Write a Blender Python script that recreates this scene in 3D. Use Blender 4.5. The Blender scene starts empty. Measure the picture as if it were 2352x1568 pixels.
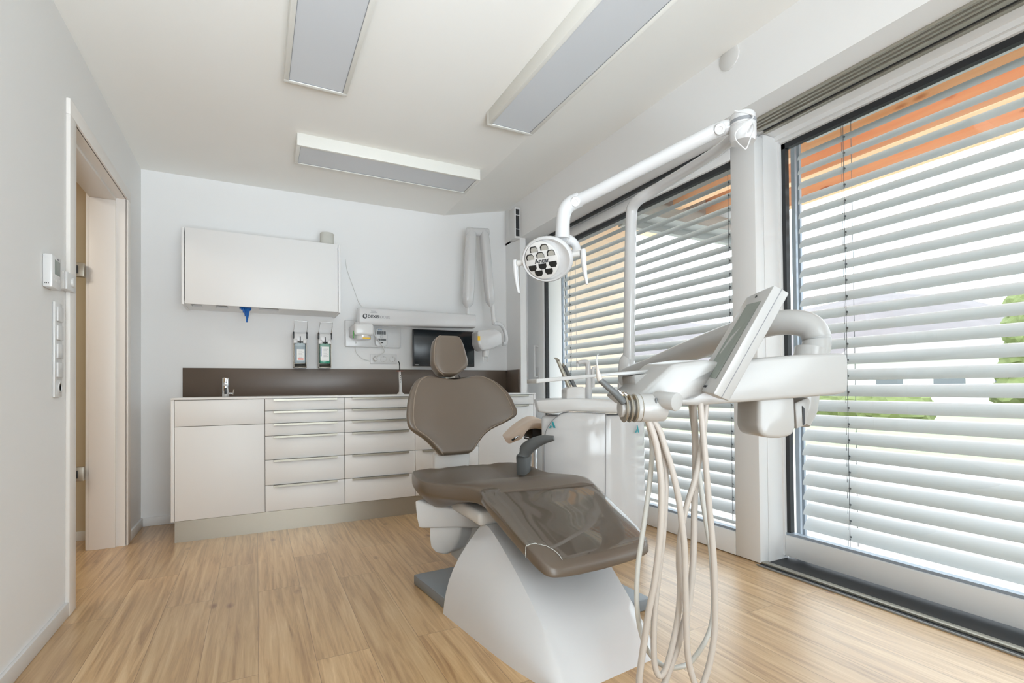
import bpy, bmesh, math, random
from mathutils import Vector as V, Matrix
random.seed(7)
S = bpy.context.scene
COL = S.collection
# ------------------------------------------------------------------ camera, sky, light, exposure
CX, CY, FPX = 1182.08, 874.98, 1162.3
PITCH, ROLL, YAW = 0.012637, -0.009298, -0.472092
CAM = V((0.73538, -4.44585, 0.96789))
Fw = V((-math.sin(YAW) * math.cos(PITCH), math.cos(YAW) * math.cos(PITCH), math.sin(PITCH)))
R0 = V((math.cos(YAW), math.sin(YAW), 0)); U0 = R0.cross(Fw)
Rt = R0 * math.cos(ROLL) + U0 * math.sin(ROLL)
Up = U0 * math.cos(ROLL) - R0 * math.sin(ROLL)
cd = bpy.data.cameras.new('camera'); cam = bpy.data.objects.new('camera', cd); COL.objects.link(cam)
cd.sensor_width = 36; cd.sensor_fit = 'HORIZONTAL'; cd.lens = FPX / 2352 * 36
cd.shift_x = (1176 - CX) / 2352; cd.shift_y = (CY - 784) / 2352
cd.clip_start = .02; cd.clip_end = 2000
cam.matrix_world = Matrix(((Rt.x, Up.x, -Fw.x, CAM.x), (Rt.y, Up.y, -Fw.y, CAM.y), (Rt.z, Up.z, -Fw.z, CAM.z), (0, 0, 0, 1)))
S.camera = cam
w = bpy.data.worlds.new('sky'); S.world = w; w.use_nodes = True
w.node_tree.nodes['Background'].inputs[0].default_value = (0.85, 0.93, 1.0, 1)
w.node_tree.nodes['Background'].inputs[1].default_value = 3.9


def area(name, loc, rot, sx, sy, power, color=(1, 1, 1)):
    l = bpy.data.lights.new(name, 'AREA'); l.shape = 'RECTANGLE'; l.size = sx; l.size_y = sy
    l.energy = power; l.color = color
    o = bpy.data.objects.new(name, l); o.location = loc; o.rotation_euler = rot; COL.objects.link(o)


# added area lamps outside the unseen rear and side windows, standing in for daylight
area('rear_fill_lamp', (1.45, -7.6, 1.35), (math.radians(90), 0, 0), 2.5, 2.2, 60, (.88, .94, 1))
area('side_fill_lamp', (3.75, -5.95, 1.25), (0, math.radians(90), 0), 2.2, 1.7, 4, (.88, .94, 1))
# added unseen fill lamps: one behind the camera turned to the ceiling, one in the hall
area('bounce_fill', (.9, -6.4, .30), V((.05, .80, .60)).to_track_quat('-Z', 'Y').to_euler(), 1.4, 1.0, 31, (.80, .90, 1))
bpy.data.lights['bounce_fill'].spread = math.radians(66)
area('hall_fill', (-1.1, -1.6, 2.48), (0, 0, 0), .6, .6, 14, (1, .93, .82))
S.view_settings.view_transform = 'Standard'
S.view_settings.look = 'None'
S.view_settings.exposure = 0.4
S.view_settings.gamma = 1.0
S.view_settings.use_curve_mapping = False
S.cycles.use_denoising = True
S.cycles.max_bounces = 14
S.cycles.diffuse_bounces = 12
S.cycles.glossy_bounces = 4
S.cycles.transparent_max_bounces = 12
S.cycles.caustics_reflective = False
S.cycles.caustics_refractive = False
S.cycles.sample_clamp_indirect = 6


# ------------------------------------------------------------------ sight lines: a point of the room on a plane (x=, y=, z=) or at a distance t
def at(px, py, x=None, y=None, z=None, t=None):
    d = Fw + Rt * ((px - CX) / FPX) - Up * ((py - CY) / FPX)
    if t is not None: return CAM + d * t
    if x is not None: return CAM + d * ((x - CAM.x) / d.x)
    if y is not None: return CAM + d * ((y - CAM.y) / d.y)
    return CAM + d * ((z - CAM.z) / d.z)


# ------------------------------------------------------------------ materials
def lin(r, g, b):
    f = lambda c: (c / 255) / 12.92 if c / 255 <= .04045 else ((c / 255 + .055) / 1.055) ** 2.4
    return (f(r), f(g), f(b), 1)


def mat(name, rgb, rough=.5, metal=0., spec=.5, coat=0., bump=0., bscale=200, var=0.):
    m = bpy.data.materials.new(name); m.use_nodes = True
    nt = m.node_tree; b = nt.nodes['Principled BSDF']
    c = lin(*rgb)
    b.inputs['Base Color'].default_value = c
    b.inputs['Roughness'].default_value = rough
    b.inputs['Metallic'].default_value = metal
    b.inputs['Specular IOR Level'].default_value = spec
    b.inputs['Coat Weight'].default_value = coat
    b.inputs['Coat Roughness'].default_value = .08
    if bump or var:
        n = nt.nodes.new('ShaderNodeTexNoise'); n.inputs['Scale'].default_value = bscale; n.inputs['Detail'].default_value = 4
        tc = nt.nodes.new('ShaderNodeTexCoord'); nt.links.new(tc.outputs['Object'], n.inputs['Vector'])
        if bump:
            bp = nt.nodes.new('ShaderNodeBump'); bp.inputs['Strength'].default_value = bump; bp.inputs['Distance'].default_value = .002
            nt.links.new(n.outputs['Fac'], bp.inputs['Height']); nt.links.new(bp.outputs['Normal'], b.inputs['Normal'])
        if var:
            r = nt.nodes.new('ShaderNodeMixRGB'); r.inputs[1].default_value = tuple(k * (1 - var) for k in c[:3]) + (1,)
            r.inputs[2].default_value = tuple(min(1, k * (1 + var)) for k in c[:3]) + (1,)
            nt.links.new(n.outputs['Fac'], r.inputs[0]); nt.links.new(r.outputs[0], b.inputs['Base Color'])
    return m


def glass(name, tint=(1, 1, 1), refl=.06, rough=0.):
    m = bpy.data.materials.new(name); m.use_nodes = True; nt = m.node_tree
    nt.nodes.remove(nt.nodes['Principled BSDF']); out = nt.nodes['Material Output']
    tr = nt.nodes.new('ShaderNodeBsdfTransparent'); tr.inputs[0].default_value = tint + (1,)
    gl = nt.nodes.new('ShaderNodeBsdfGlossy'); gl.inputs['Roughness'].default_value = rough
    lw = nt.nodes.new('ShaderNodeLayerWeight'); lw.inputs[0].default_value = .5
    pw = nt.nodes.new('ShaderNodeMath'); pw.operation = 'POWER'; pw.inputs[1].default_value = 5
    mx = nt.nodes.new('ShaderNodeMixShader'); mu = nt.nodes.new('ShaderNodeMath'); mu.operation = 'MULTIPLY_ADD'
    mu.inputs[1].default_value = .6; mu.inputs[2].default_value = refl
    nt.links.new(lw.outputs['Facing'], pw.inputs[0]); nt.links.new(pw.outputs[0], mu.inputs[0]); nt.links.new(mu.outputs[0], mx.inputs[0])
    nt.links.new(tr.outputs[0], mx.inputs[1]); nt.links.new(gl.outputs[0], mx.inputs[2]); nt.links.new(mx.outputs[0], out.inputs[0])
    return m


M = {}
M['wall'] = mat('wall_paint', (231, 231, 231), .7, bump=.12, bscale=140)
M['ceil'] = mat('ceiling_paint', (236, 235, 231), .8, bump=.08, bscale=120)
M['rear'] = mat('rear_wall_paint', (182, 178, 172), .8)  # unseen wall, toned darker to throw less light onto the console
M['hall'] = mat('hall_paint', (205, 190, 165), .8)
M['trim'] = mat('white_lacquer', (226, 226, 226), .4)
M['door'] = mat('door_frame_white', (228, 224, 220), .4)
M['front'] = mat('cabinet_white', (230, 230, 230), .42)
M['gap'] = mat('cabinet_gap_shadow_joint', (70, 62, 52), .8)
M['steel'] = mat('brushed_steel', (172, 166, 154), .36, .75, bump=.05, bscale=300)
M['alu'] = mat('aluminium', (172, 168, 156), .35, .6)
M['chrome'] = mat('chrome', (225, 227, 230), .12, 1.)
M['brown'] = mat('taupe_laminate', (94, 81, 71), .32)
M['leather'] = mat('taupe_leatherette', (104, 92, 80), .32, spec=.6, bump=.12, bscale=420)
M['seam'] = mat('taupe_thread', (140, 126, 112), .5)
M['plastic'] = mat('white_plastic', (212, 212, 212), .28, coat=.15)
M['plastic2'] = mat('offwhite_plastic', (212, 211, 209), .38)
M['gloss'] = mat('white_gloss_shell', (207, 207, 208), .16, coat=.4)
M['console'] = mat('console_white', (178, 178, 177), .3, coat=.15)
M['grey'] = mat('grey_plastic', (98, 101, 102), .45)
M['plate'] = mat('grey_base_paint', (122, 128, 133), .4)
M['black'] = mat('black_plastic', (22, 23, 24), .4)
M['rubber'] = mat('dark_gasket', (40, 42, 45), .5)
M['screen'] = mat('dark_screen', (24, 30, 34), .22)
M['lcd'] = mat('lcd_grey_green', (128, 136, 128), .3)
M['hose'] = mat('warm_grey_silicone', (196, 190, 184), .4)
M['hose2'] = mat('pale_grey_silicone', (203, 205, 202), .4)
M['slat'] = mat('slat_grey', (226, 229, 232), .42, .0)
M['guide'] = mat('guide_grey', (150, 160, 172), .4, .3)
M['wire'] = mat('ladder_cord_grey', (105, 110, 115), .6)
M['frame'] = mat('window_frame_white', (226, 226, 226), .36)
M['glass'] = glass('window_glass', (.97, .985, .98), .05)
M['glass2'] = glass('door_glass', (.90, .93, .91), .05)
M['clear'] = glass('clear_plastic', (.95, .95, .95), .13, .04)
M['cream'] = mat('cream_leatherette', (226, 208, 192), .45)
M['teal'] = mat('teal_print', (20, 150, 160), .5)
M['ink'] = mat('dark_ink', (60, 62, 66), .6)
M['inkl'] = mat('grey_ink', (140, 142, 146), .6)
M['paper'] = mat('label_paper', (240, 240, 238), .6)
M['red'] = mat('red_print', (226, 84, 60), .5)
M['blue'] = mat('blue_print', (52, 120, 170), .5)
M['glove'] = mat('blue_nitrile', (20, 96, 175), .45, bump=.3, bscale=60)
M['yellow'] = mat('yellow_sticker', (236, 190, 40), .5)
M['green'] = mat('green_sticker', (80, 170, 80), .5)
M['orangeglass'] = mat('red_light_shield', (190, 70, 50), .3)
M['liq1'] = mat('blue_grey_soap', (158, 172, 180), .2)
M['liq2'] = mat('green_soap', (60, 146, 120), .2)
M['bottle'] = mat('pale_bottle', (190, 203, 208), .25)
M['bottle2'] = mat('pale_green_bottle', (140, 180, 165), .25)
M['cardboard'] = mat('brown_cardboard', (66, 46, 28), .8)
M['diff'] = mat('frosted_diffuser', (204, 207, 211), .3)
M['lampbody'] = mat('lamp_housing', (222, 221, 215), .45)
M['speaker'] = mat('speaker_fabric_grey', (198, 197, 190), .7, bump=.4, bscale=900)
M['reflector'] = mat('lamp_reflector', (190, 190, 184), .25, .5)
M['brass'] = mat('brass_connector', (176, 146, 100), .3, 1.)
M['stucco'] = mat('beige_stucco', (233, 216, 196), .9, bump=.8, bscale=90, var=.06)
M['zinc'] = mat('zinc_flashing', (150, 152, 152), .5, .3)
M['concrete'] = mat('terrace_concrete', (205, 203, 198), .8, var=.1, bscale=5)
M['lawn'] = mat('lawn_green', (132, 138, 108), .9, var=.3, bscale=3)
M['leaf'] = mat('hedge_green', (104, 114, 66), .8, var=.35, bscale=8)
M['hill'] = mat('bare_wooded_hill', (112, 105, 106), .9, var=.25, bscale=.15)
M['roof'] = mat('pale_roof', (150, 142, 140), .8)
M['house'] = mat('white_render', (238, 236, 232), .8)
M['pane'] = mat('dark_pane', (95, 100, 105), .2)


def wood_floor():
    m = bpy.data.materials.new('oak_plank_floor'); m.use_nodes = True; nt = m.node_tree; N = nt.nodes.new; L = nt.links.new
    b = nt.nodes['Principled BSDF']
    tc = N('ShaderNodeTexCoord'); sp = N('ShaderNodeSeparateXYZ'); L(tc.outputs['Object'], sp.inputs[0])
    cb = N('ShaderNodeCombineXYZ'); L(sp.outputs['Y'], cb.inputs['X']); L(sp.outputs['X'], cb.inputs['Y'])
    br = N('ShaderNodeTexBrick'); L(cb.outputs[0], br.inputs['Vector'])
    br.inputs['Scale'].default_value = 1; br.inputs['Mortar Size'].default_value = .0011; br.inputs['Mortar Smooth'].default_value = .1
    br.inputs['Brick Width'].default_value = 1.25; br.inputs['Row Height'].default_value = .185; br.offset = .37; br.inputs['Bias'].default_value = 0
    br.inputs['Color1'].default_value = (0, 0, 0, 1); br.inputs['Color2'].default_value = (1, 1, 1, 1); br.inputs['Mortar'].default_value = (.5, .5, .5, 1)
    # grain offset per plank
    mp = N('ShaderNodeVectorMath'); mp.operation = 'MULTIPLY'; L(tc.outputs['Object'], mp.inputs[0]); mp.inputs[1].default_value = (26, 1.3, 1)
    ad = N('ShaderNodeVectorMath'); ad.operation = 'ADD'; L(mp.outputs[0], ad.inputs[0])
    ml = N('ShaderNodeVectorMath'); ml.operation = 'SCALE'; L(br.outputs['Color'], ml.inputs[0]); ml.inputs['Scale'].default_value = 13.7
    L(ml.outputs[0], ad.inputs[1])
    n1 = N('ShaderNodeTexNoise'); L(ad.outputs[0], n1.inputs['Vector']); n1.inputs['Scale'].default_value = 1.6; n1.inputs['Detail'].default_value = 7; n1.inputs['Roughness'].default_value = .62; n1.inputs['Distortion'].default_value = .6
    cr = N('ShaderNodeValToRGB'); L(n1.outputs['Fac'], cr.inputs[0])
    e = cr.color_ramp.elements
    e[0].position = .28; e[0].color = lin(150, 113, 72); e[1].position = .74; e[1].color = lin(218, 190, 148)
    k = cr.color_ramp.elements.new(.5); k.color = lin(193, 158, 112)
    # plank tone
    hs = N('ShaderNodeMixRGB'); hs.blend_type = 'MULTIPLY'; hs.inputs[0].default_value = 1
    tone = N('ShaderNodeMixRGB'); tone.inputs[1].default_value = (.90, .88, .85, 1); tone.inputs[2].default_value = (1.08, 1.06, 1.04, 1); L(br.outputs['Color'], tone.inputs[0])
    L(cr.outputs[0], hs.inputs[1]); L(tone.outputs[0], hs.inputs[2])
    # knots
    kv = N('ShaderNodeVectorMath'); kv.operation = 'MULTIPLY'; L(tc.outputs['Object'], kv.inputs[0]); kv.inputs[1].default_value = (5.2, 2.6, 1)
    vo = N('ShaderNodeTexVoronoi'); L(kv.outputs[0], vo.inputs['Vector']); vo.inputs['Scale'].default_value = 1
    nz = N('ShaderNodeTexNoise'); L(kv.outputs[0], nz.inputs['Vector']); nz.inputs['Scale'].default_value = 6
    ka = N('ShaderNodeMath'); ka.operation = 'MULTIPLY_ADD'; L(nz.outputs['Fac'], ka.inputs[0]); ka.inputs[1].default_value = .12; L(vo.outputs['Distance'], ka.inputs[2])
    kr = N('ShaderNodeValToRGB'); L(ka.outputs[0], kr.inputs[0]); kr.color_ramp.elements[0].position = .085; kr.color_ramp.elements[0].color = (.40, .24, .13, 1)
    kr.color_ramp.elements[1].position = .17; kr.color_ramp.elements[1].color = (1, 1, 1, 1)
    km = N('ShaderNodeMixRGB'); km.blend_type = 'MULTIPLY'; km.inputs[0].default_value = .85; L(hs.outputs[0], km.inputs[1]); L(kr.outputs[0], km.inputs[2])
    sm = N('ShaderNodeMixRGB'); sm.inputs[2].default_value = lin(140, 108, 72); L(br.outputs['Fac'], sm.inputs[0]); L(km.outputs[0], sm.inputs[1])
    L(sm.outputs[0], b.inputs['Base Color'])
    b.inputs['Roughness'].default_value = .4; b.inputs['Specular IOR Level'].default_value = .6; b.inputs['Coat Weight'].default_value = .7; b.inputs['Coat Roughness'].default_value = .3
    bp = N('ShaderNodeBump'); bp.inputs['Strength'].default_value = .12; bp.inputs['Distance'].default_value = .001; L(n1.outputs['Fac'], bp.inputs['Height']); L(bp.outputs[0], b.inputs['Normal'])
    return m


def larch():
    m = bpy.data.materials.new('orange_larch'); m.use_nodes = True; nt = m.node_tree; N = nt.nodes.new; L = nt.links.new
    b = nt.nodes['Principled BSDF']; tc = N('ShaderNodeTexCoord')
    mp = N('ShaderNodeVectorMath'); mp.operation = 'MULTIPLY'; L(tc.outputs['Object'], mp.inputs[0]); mp.inputs[1].default_value = (14, .8, 14)
    n = N('ShaderNodeTexNoise'); L(mp.outputs[0], n.inputs['Vector']); n.inputs['Scale'].default_value = 1.5; n.inputs['Detail'].default_value = 5
    c = N('ShaderNodeValToRGB'); L(n.outputs['Fac'], c.inputs[0]); c.color_ramp.elements[0].color = lin(236, 178, 132); c.color_ramp.elements[1].color = lin(250, 212, 172)
    c.color_ramp.elements[0].position = .3; c.color_ramp.elements[1].position = .7
    v = N('ShaderNodeTexVoronoi'); kv = N('ShaderNodeVectorMath'); kv.operation = 'MULTIPLY'; L(tc.outputs['Object'], kv.inputs[0]); kv.inputs[1].default_value = (6, 2.2, 6); L(kv.outputs[0], v.inputs['Vector']); v.inputs['Scale'].default_value = 1
    kr = N('ShaderNodeValToRGB'); L(v.outputs['Distance'], kr.inputs[0]); kr.color_ramp.elements[0].position = .08; kr.color_ramp.elements[0].color = (.5, .25, .15, 1); kr.color_ramp.elements[1].position = .14
    x = N('ShaderNodeMixRGB'); x.blend_type = 'MULTIPLY'; x.inputs[0].default_value = .9; L(c.outputs[0], x.inputs[1]); L(kr.outputs[0], x.inputs[2]); L(x.outputs[0], b.inputs['Base Color'])
    b.inputs['Roughness'].default_value = .7
    return m


M['floor'] = wood_floor(); M['larch'] = larch()


# ------------------------------------------------------------------ mesh helpers
def fin(name, bm, m, parent=None, smooth=40, kind=None):
    me = bpy.data.meshes.new(name)
    bmesh.ops.recalc_face_normals(bm, faces=bm.faces[:])
    bm.to_mesh(me); bm.free()
    if smooth:
        for p in me.polygons: p.use_smooth = True
        me.set_sharp_from_angle(angle=math.radians(smooth))
    for k in (m if isinstance(m, (list, tuple)) else [m]): me.materials.append(k)
    o = bpy.data.objects.new(name, me); COL.objects.link(o)
    if parent is not None:
        o.parent = parent
        off = V((0, 0, 0)); q = parent
        while q is not None: off += q.location; q = q.parent
        o.location = -off
    if kind: o['kind'] = kind
    return o


def tag(o, label, cat, group=None, kind=None):
    o['label'] = label; o['category'] = cat
    if group: o['group'] = group
    if kind: o['kind'] = kind
    return o


def thing(name, loc, label, cat, group=None):
    o = bpy.data.objects.new(name, None); o.location = loc; o.empty_display_size = .1; COL.objects.link(o)
    return tag(o, label, cat, group)


def struct(name, loc=(0, 0, 0)):
    o = bpy.data.objects.new(name, None); o.location = loc; COL.objects.link(o); o['kind'] = 'structure'
    return o


def bx(bm, x0, x1, y0, y1, z0, z1, bev=0., seg=2):
    t = bmesh.new()
    vs = [t.verts.new((x, y, z)) for z in (z0, z1) for y in (y0, y1) for x in (x0, x1)]
    for f in ((0, 1, 3, 2), (4, 6, 7, 5), (0, 4, 5, 1), (2, 3, 7, 6), (0, 2, 6, 4), (1, 5, 7, 3)): t.faces.new([vs[i] for i in f])
    if bev: bmesh.ops.bevel(t, geom=t.edges[:], offset=bev, segments=seg, profile=.5, affect='EDGES')
    merge(bm, t)
    return bm


def merge(bm, t):
    bmesh.ops.recalc_face_normals(t, faces=t.faces[:])
    mp = {v: bm.verts.new(v.co) for v in t.verts}
    for f in t.faces:
        nf = bm.faces.new([mp[v] for v in f.verts]); nf.material_index = f.material_index
    t.free()


def obox(bm, c, ax, ay, az, sx, sy, sz, bev=0., seg=2):
    """oriented box about c with axes ax, ay, az and full sizes"""
    t = bmesh.new(); bx(t, -sx / 2, sx / 2, -sy / 2, sy / 2, -sz / 2, sz / 2, bev, seg)
    ax, ay, az = V(ax).normalized(), V(ay).normalized(), V(az).normalized()
    for v in t.verts: v.co = V(c) + ax * v.co.x + ay * v.co.y + az * v.co.z
    merge(bm, t)
    return bm


def B(): return bmesh.new()


def box(*a, **k): return bx(B(), *a, **k)


def rings(bm, rs, closed=False, caps=True):
    vs = [[bm.verts.new(p) for p in r] for r in rs]
    n = len(vs[0])
    for i in range(len(vs) - (0 if closed else 1)):
        a, b = vs[i], vs[(i + 1) % len(vs)]
        for j in range(n):
            k = (j + 1) % n
            bm.faces.new((a[j], a[k], b[k], b[j]))
    if caps and not closed:
        bm.faces.new(vs[0][::-1]); bm.faces.new(vs[-1])
    return bm


def smooth_path(pts, n=8):
    P = [V(p) for p in pts]
    if len(P) < 3: return P
    out = []
    for i in range(len(P) - 1):
        p0 = P[i - 1] if i else P[0] * 2 - P[1]; p1, p2 = P[i], P[i + 1]
        p3 = P[i + 2] if i + 2 < len(P) else P[-1] * 2 - P[-2]
        for k in range(n):
            t = k / n
            out.append(.5 * ((2 * p1) + (-p0 + p2) * t + (2 * p0 - 5 * p1 + 4 * p2 - p3) * t * t + (-p0 + 3 * p1 - 3 * p2 + p3) * t ** 3))
    out.append(P[-1])
    return out


def interp(vals, k, n):
    """value list resampled at index k of n"""
    if not isinstance(vals, (list, tuple)): return vals
    f = k / max(1, n - 1) * (len(vals) - 1); i = min(int(f), len(vals) - 2); u = f - i
    return vals[i] * (1 - u) + vals[i + 1] * u


def tube(bm, pts, r, seg=10, n=8, smooth=True, flat=1., up=None):
    P = smooth_path(pts, n) if smooth else [V(p) for p in pts]
    rs = []; ref = V(up) if up else None
    for i, p in enumerate(P):
        d = (P[min(i + 1, len(P) - 1)] - P[max(i - 1, 0)]).normalized()
        if ref is None: ref = d.orthogonal()
        a = (ref - d * ref.dot(d))
        if a.length < 1e-6: a = d.orthogonal()
        a.normalize(); b = d.cross(a)
        if up is None: ref = a
        rr = interp(r, i, len(P))
        rs.append([p + a * rr * math.cos(2 * math.pi * j / seg) + b * rr * flat * math.sin(2 * math.pi * j / seg) for j in range(seg)])
    return rings(bm, rs)


def cyl(bm, a, b, r, r2=None, seg=24, bev=0.):
    a, b = V(a), V(b); r2 = r if r2 is None else r2; d = (b - a).normalized(); o = d.orthogonal().normalized(); q = d.cross(o)
    ring = lambda c, rr: [c + o * rr * math.cos(2 * math.pi * j / seg) + q * rr * math.sin(2 * math.pi * j / seg) for j in range(seg)]
    rs = []
    if bev:
        rs = [ring(a, r - bev), ring(a + d * bev * .3, r - bev * .3), ring(a + d * bev, r), ring(b - d * bev, r2), ring(b - d * bev * .3, r2 - bev * .3), ring(b, r2 - bev)]
    else: rs = [ring(a, r), ring(b, r2)]
    return rings(bm, rs)


def lathe(bm, c, axis, prof, seg=28):
    axis = V(axis).normalized(); o = axis.orthogonal().normalized(); q = axis.cross(o); c = V(c)
    return rings(bm, [[c + axis * h + (o * math.cos(2 * math.pi * j / seg) + q * math.sin(2 * math.pi * j / seg)) * max(r, 1e-4) for j in range(seg)] for r, h in prof])


def prism(bm, pts, back, bev=0., seg=2, scale_back=1.):
    """closed 3D outline pushed along a vector, edges rounded"""
    t = bmesh.new(); P = [V(p) for p in pts]; back = V(back)
    c = sum(P, V((0, 0, 0))) / len(P)
    a = [t.verts.new(p) for p in P]; b = [t.verts.new(c + (p - c) * scale_back + back) for p in P]; n = len(P)
    t.faces.new(a); t.faces.new(b[::-1])
    for i in range(n): t.faces.new((a[i], b[i], b[(i + 1) % n], a[(i + 1) % n]))
    bmesh.ops.recalc_face_normals(t, faces=t.faces[:])
    if bev: bmesh.ops.bevel(t, geom=t.edges[:], offset=bev, segments=seg, profile=.5, affect='EDGES', clamp_overlap=True)
    merge(bm, t)
    return bm


def grid(bm, rows, close=False):
    vs = [[bm.verts.new(p) for p in r] for r in rows]
    for i in range(len(vs) - 1):
        for j in range(len(vs[0]) - 1):
            bm.faces.new((vs[i][j], vs[i][j + 1], vs[i + 1][j + 1], vs[i + 1][j]))
    return vs


def sring(c, W, N, a, b, n=32, e=.45, f=None):
    """superellipse ring: half width a along W, half thickness b along N, optional bend f(s)"""
    out = []
    for j in range(n):
        th = 2 * math.pi * j / n; co, si = math.cos(th), math.sin(th)
        u = math.copysign(abs(co) ** e, co); v = math.copysign(abs(si) ** e, si)
        p = V(c) + W * (a * u) + N * (b * v)
        if f: p = p + N * f(u) if not isinstance(f(u), V) else p + f(u)
        out.append(p)
    return out


def text(s, name, loc, right, up, size, m, parent=None, ext=.0006, bold=0.):
    cu = bpy.data.curves.new(name, 'FONT'); cu.body = s; cu.size = size; cu.extrude = ext; cu.align_x = 'CENTER'; cu.align_y = 'CENTER'; cu.offset = bold
    o = bpy.data.objects.new(name, cu); COL.objects.link(o)
    dg = bpy.context.evaluated_depsgraph_get(); me = bpy.data.meshes.new_from_object(o.evaluated_get(dg))
    bpy.data.objects.remove(o)
    bm = bmesh.new(); bm.from_mesh(me)
    r = V(right).normalized(); n = r.cross(V(up)).normalized(); u = n.cross(r)
    for v in bm.verts: v.co = V(loc) + r * v.co.x + u * v.co.y + n * v.co.z
    return fin(name, bm, m, parent, smooth=0)


def quad(bm, pts, off=V((0, 0, 0))):
    bm.faces.new([bm.verts.new(V(p) + off) for p in pts]); return bm


# ================================================================== ROOM SHELL
H = 2.566; XR = 2.92; XK = 2.286; ZR = 2.70; YF = -7.0; XW = 3.16; XW2 = 3.35
SZ = 2.36          # soffit of the window opening
D0, D1, DH = -1.53, -.495, 2.18   # door opening
DT = .165           # left wall thickness
fin('floor', box(-2.2, 3.30, YF, .35, -.12, 0), M['floor'], kind='structure')
bm = box(-DT, XK, YF, .0, H, H + .2)
prism(bm, [(XK, 0, H), (XR + .5, 0, ZR + .106), (XR + .5, 0, H + .45), (XK, 0, H + .2)], (0, YF, 0))
fin('ceiling', bm, M['ceil'], kind='structure')
# left wall around the door opening
bm = box(-DT, 0, YF, D0 - .02, 0, H + .1); bx(bm, -DT, 0, D1 + .02, 0, 0, H + .1); bx(bm, -DT, 0, D0 - .02, D1 + .02, DH + .02, H + .1)
fin('wall_left', bm, M['wall'], kind='structure')
bm = box(-DT, 3.6, 0, .15, 0, H + .5)
fin('wall_back', bm, M['wall'], kind='structure')
# right wall: pilaster by the cabinets, lintel above the windows, pier behind the camera
bm = box(XR, XR + .06, -.30, 0, 0, SZ + .02); bx(bm, XR, XW2 + .15, YF, 0, SZ, ZR + .12); bx(bm, XR + .10, XW2 + .15, -5.1, -4.95, 0, SZ)
bx(bm, XR, XW2 + .15, YF, -6.8, 0, SZ)
fin('wall_right', bm, M['wall'], kind='structure')
# unseen rear wall; its wide window is added to let fill light in
bm = box(-DT, .25, YF - .15, YF, 0, H + .4); bx(bm, 2.65, 3.5, YF - .15, YF, 0, H + .4); bx(bm, .25, 2.65, YF - .15, YF, 2.4, H + .4); bx(bm, .25, 2.65, YF - .15, YF, 0, .25)
fin('wall_rear', bm, M['rear'], kind='structure')
r = struct('window_4', (1.45, YF - .08, .25)); bm = B()
for a in ((.25, .33, .25, 2.4), (2.57, 2.65, .25, 2.4), (1.41, 1.49, .25, 2.4), (.25, 2.65, .25, .33), (.25, 2.65, 2.32, 2.4)): bx(bm, a[0], a[1], YF - .11, YF - .05, a[2], a[3], .004)
fin('window_frame', bm, M['frame'], r); fin('glass_pane', box(.33, 2.57, YF - .085, YF - .08, .33, 2.32), M['glass'], r)
# hallway beyond the door
fin('wall_hall', box(-2.2, -2.05, -3.2, .2, 0, 2.6), M['hall'], kind='structure')
bm = box(-2.2, -DT - .001, -.215, -.06, 0, 2.6); bx(bm, -2.2, -DT - .001, -3.3, -3.15, 0, 2.6)
fin('wall_hall_end', bm, M['hall'], kind='structure')
fin('ceiling_hall', box(-2.2, -DT, -3.3, .0, 2.5, 2.6), M['ceil'], kind='structure')
fin('baseboard_hall', box(-2.0, -.24, -.230, -.216, 0, .06, .002), M['trim'], kind='structure')
# baseboards
fin('baseboard_left', box(0, .014, -6.9, D0 - .085, 0, .062, .003), M['trim'], kind='structure')
fin('baseboard_left.001', box(0, .014, D1 + .075, -.015, 0, .062, .003), M['trim'], kind='structure')
fin('baseboard_back', box(0, .255, -.014, 0, 0, .062, .003), M['trim'], kind='structure')

# door frame: casing, rebate, lining
dr = struct('door_1', (0, D1, 0))
bm = B()
for s in ((D0 - .085, D0), (D1, D1 + .075)): bx(bm, 0, .016, s[0], s[1], 0, DH, .003)
bx(bm, 0, .016, D0 - .085, D1 + .075, DH, DH + .07, .003)
fin('door_casing', bm, M['door'], dr)
bm = B()
bx(bm, -.045, .006, D0 - .02, D0, 0, DH); bx(bm, -.045, .006, D1, D1 + .02, 0, DH); bx(bm, -.045, .006, D0, D1, DH, DH + .02)
fin('door_rebate', bm, M['door'], dr)
bm = B()
bx(bm, -DT - .01, -.045, D0 - .01, D0 + .018, 0, DH - .018, .002); bx(bm, -DT - .01, -.045, D1 - .018, D1 + .01, 0, DH - .018, .002); bx(bm, -DT - .01, -.045, D0 - .01, D1 + .01, DH - .018, DH + .01, .002)
bx(bm, -DT - .028, -DT - .0005, D1 - .012, D1 + .075, 0, DH + .06, .003); bx(bm, -DT - .028, -DT - .0005, D0 - .075, D0 + .012, 0, DH + .06, .003)
fin('door_lining', bm, M['door'], dr)
# glass door standing open into the hall
gd = struct('door_2', (-.25, D1 - .03, 0))
fin('glass_leaf', box(-1.16, -.232, D1 - .045, D1 - .035, .012, DH - .03, .001), M['glass2'], gd)
for hz in (.43, 1.66):
    h = fin('hinge', box(-.315, -.190, D1 - .058, D1 - .022, hz, hz + .085, .004), M['steel'], gd)
    fin('hinge_slot', box(-.240, -.216, D1 - .0605, D1 - .0575, hz + .018, hz + .066, .001), M['rubber'], h)

# ================================================================== WINDOWS
ZB, ZT = .135, 2.262       # glass of the front leaf
YL0, YL1 = -.33, -2.44     # glass ends of the front leaf
YP = -2.60                 # end of the front leaf


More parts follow.
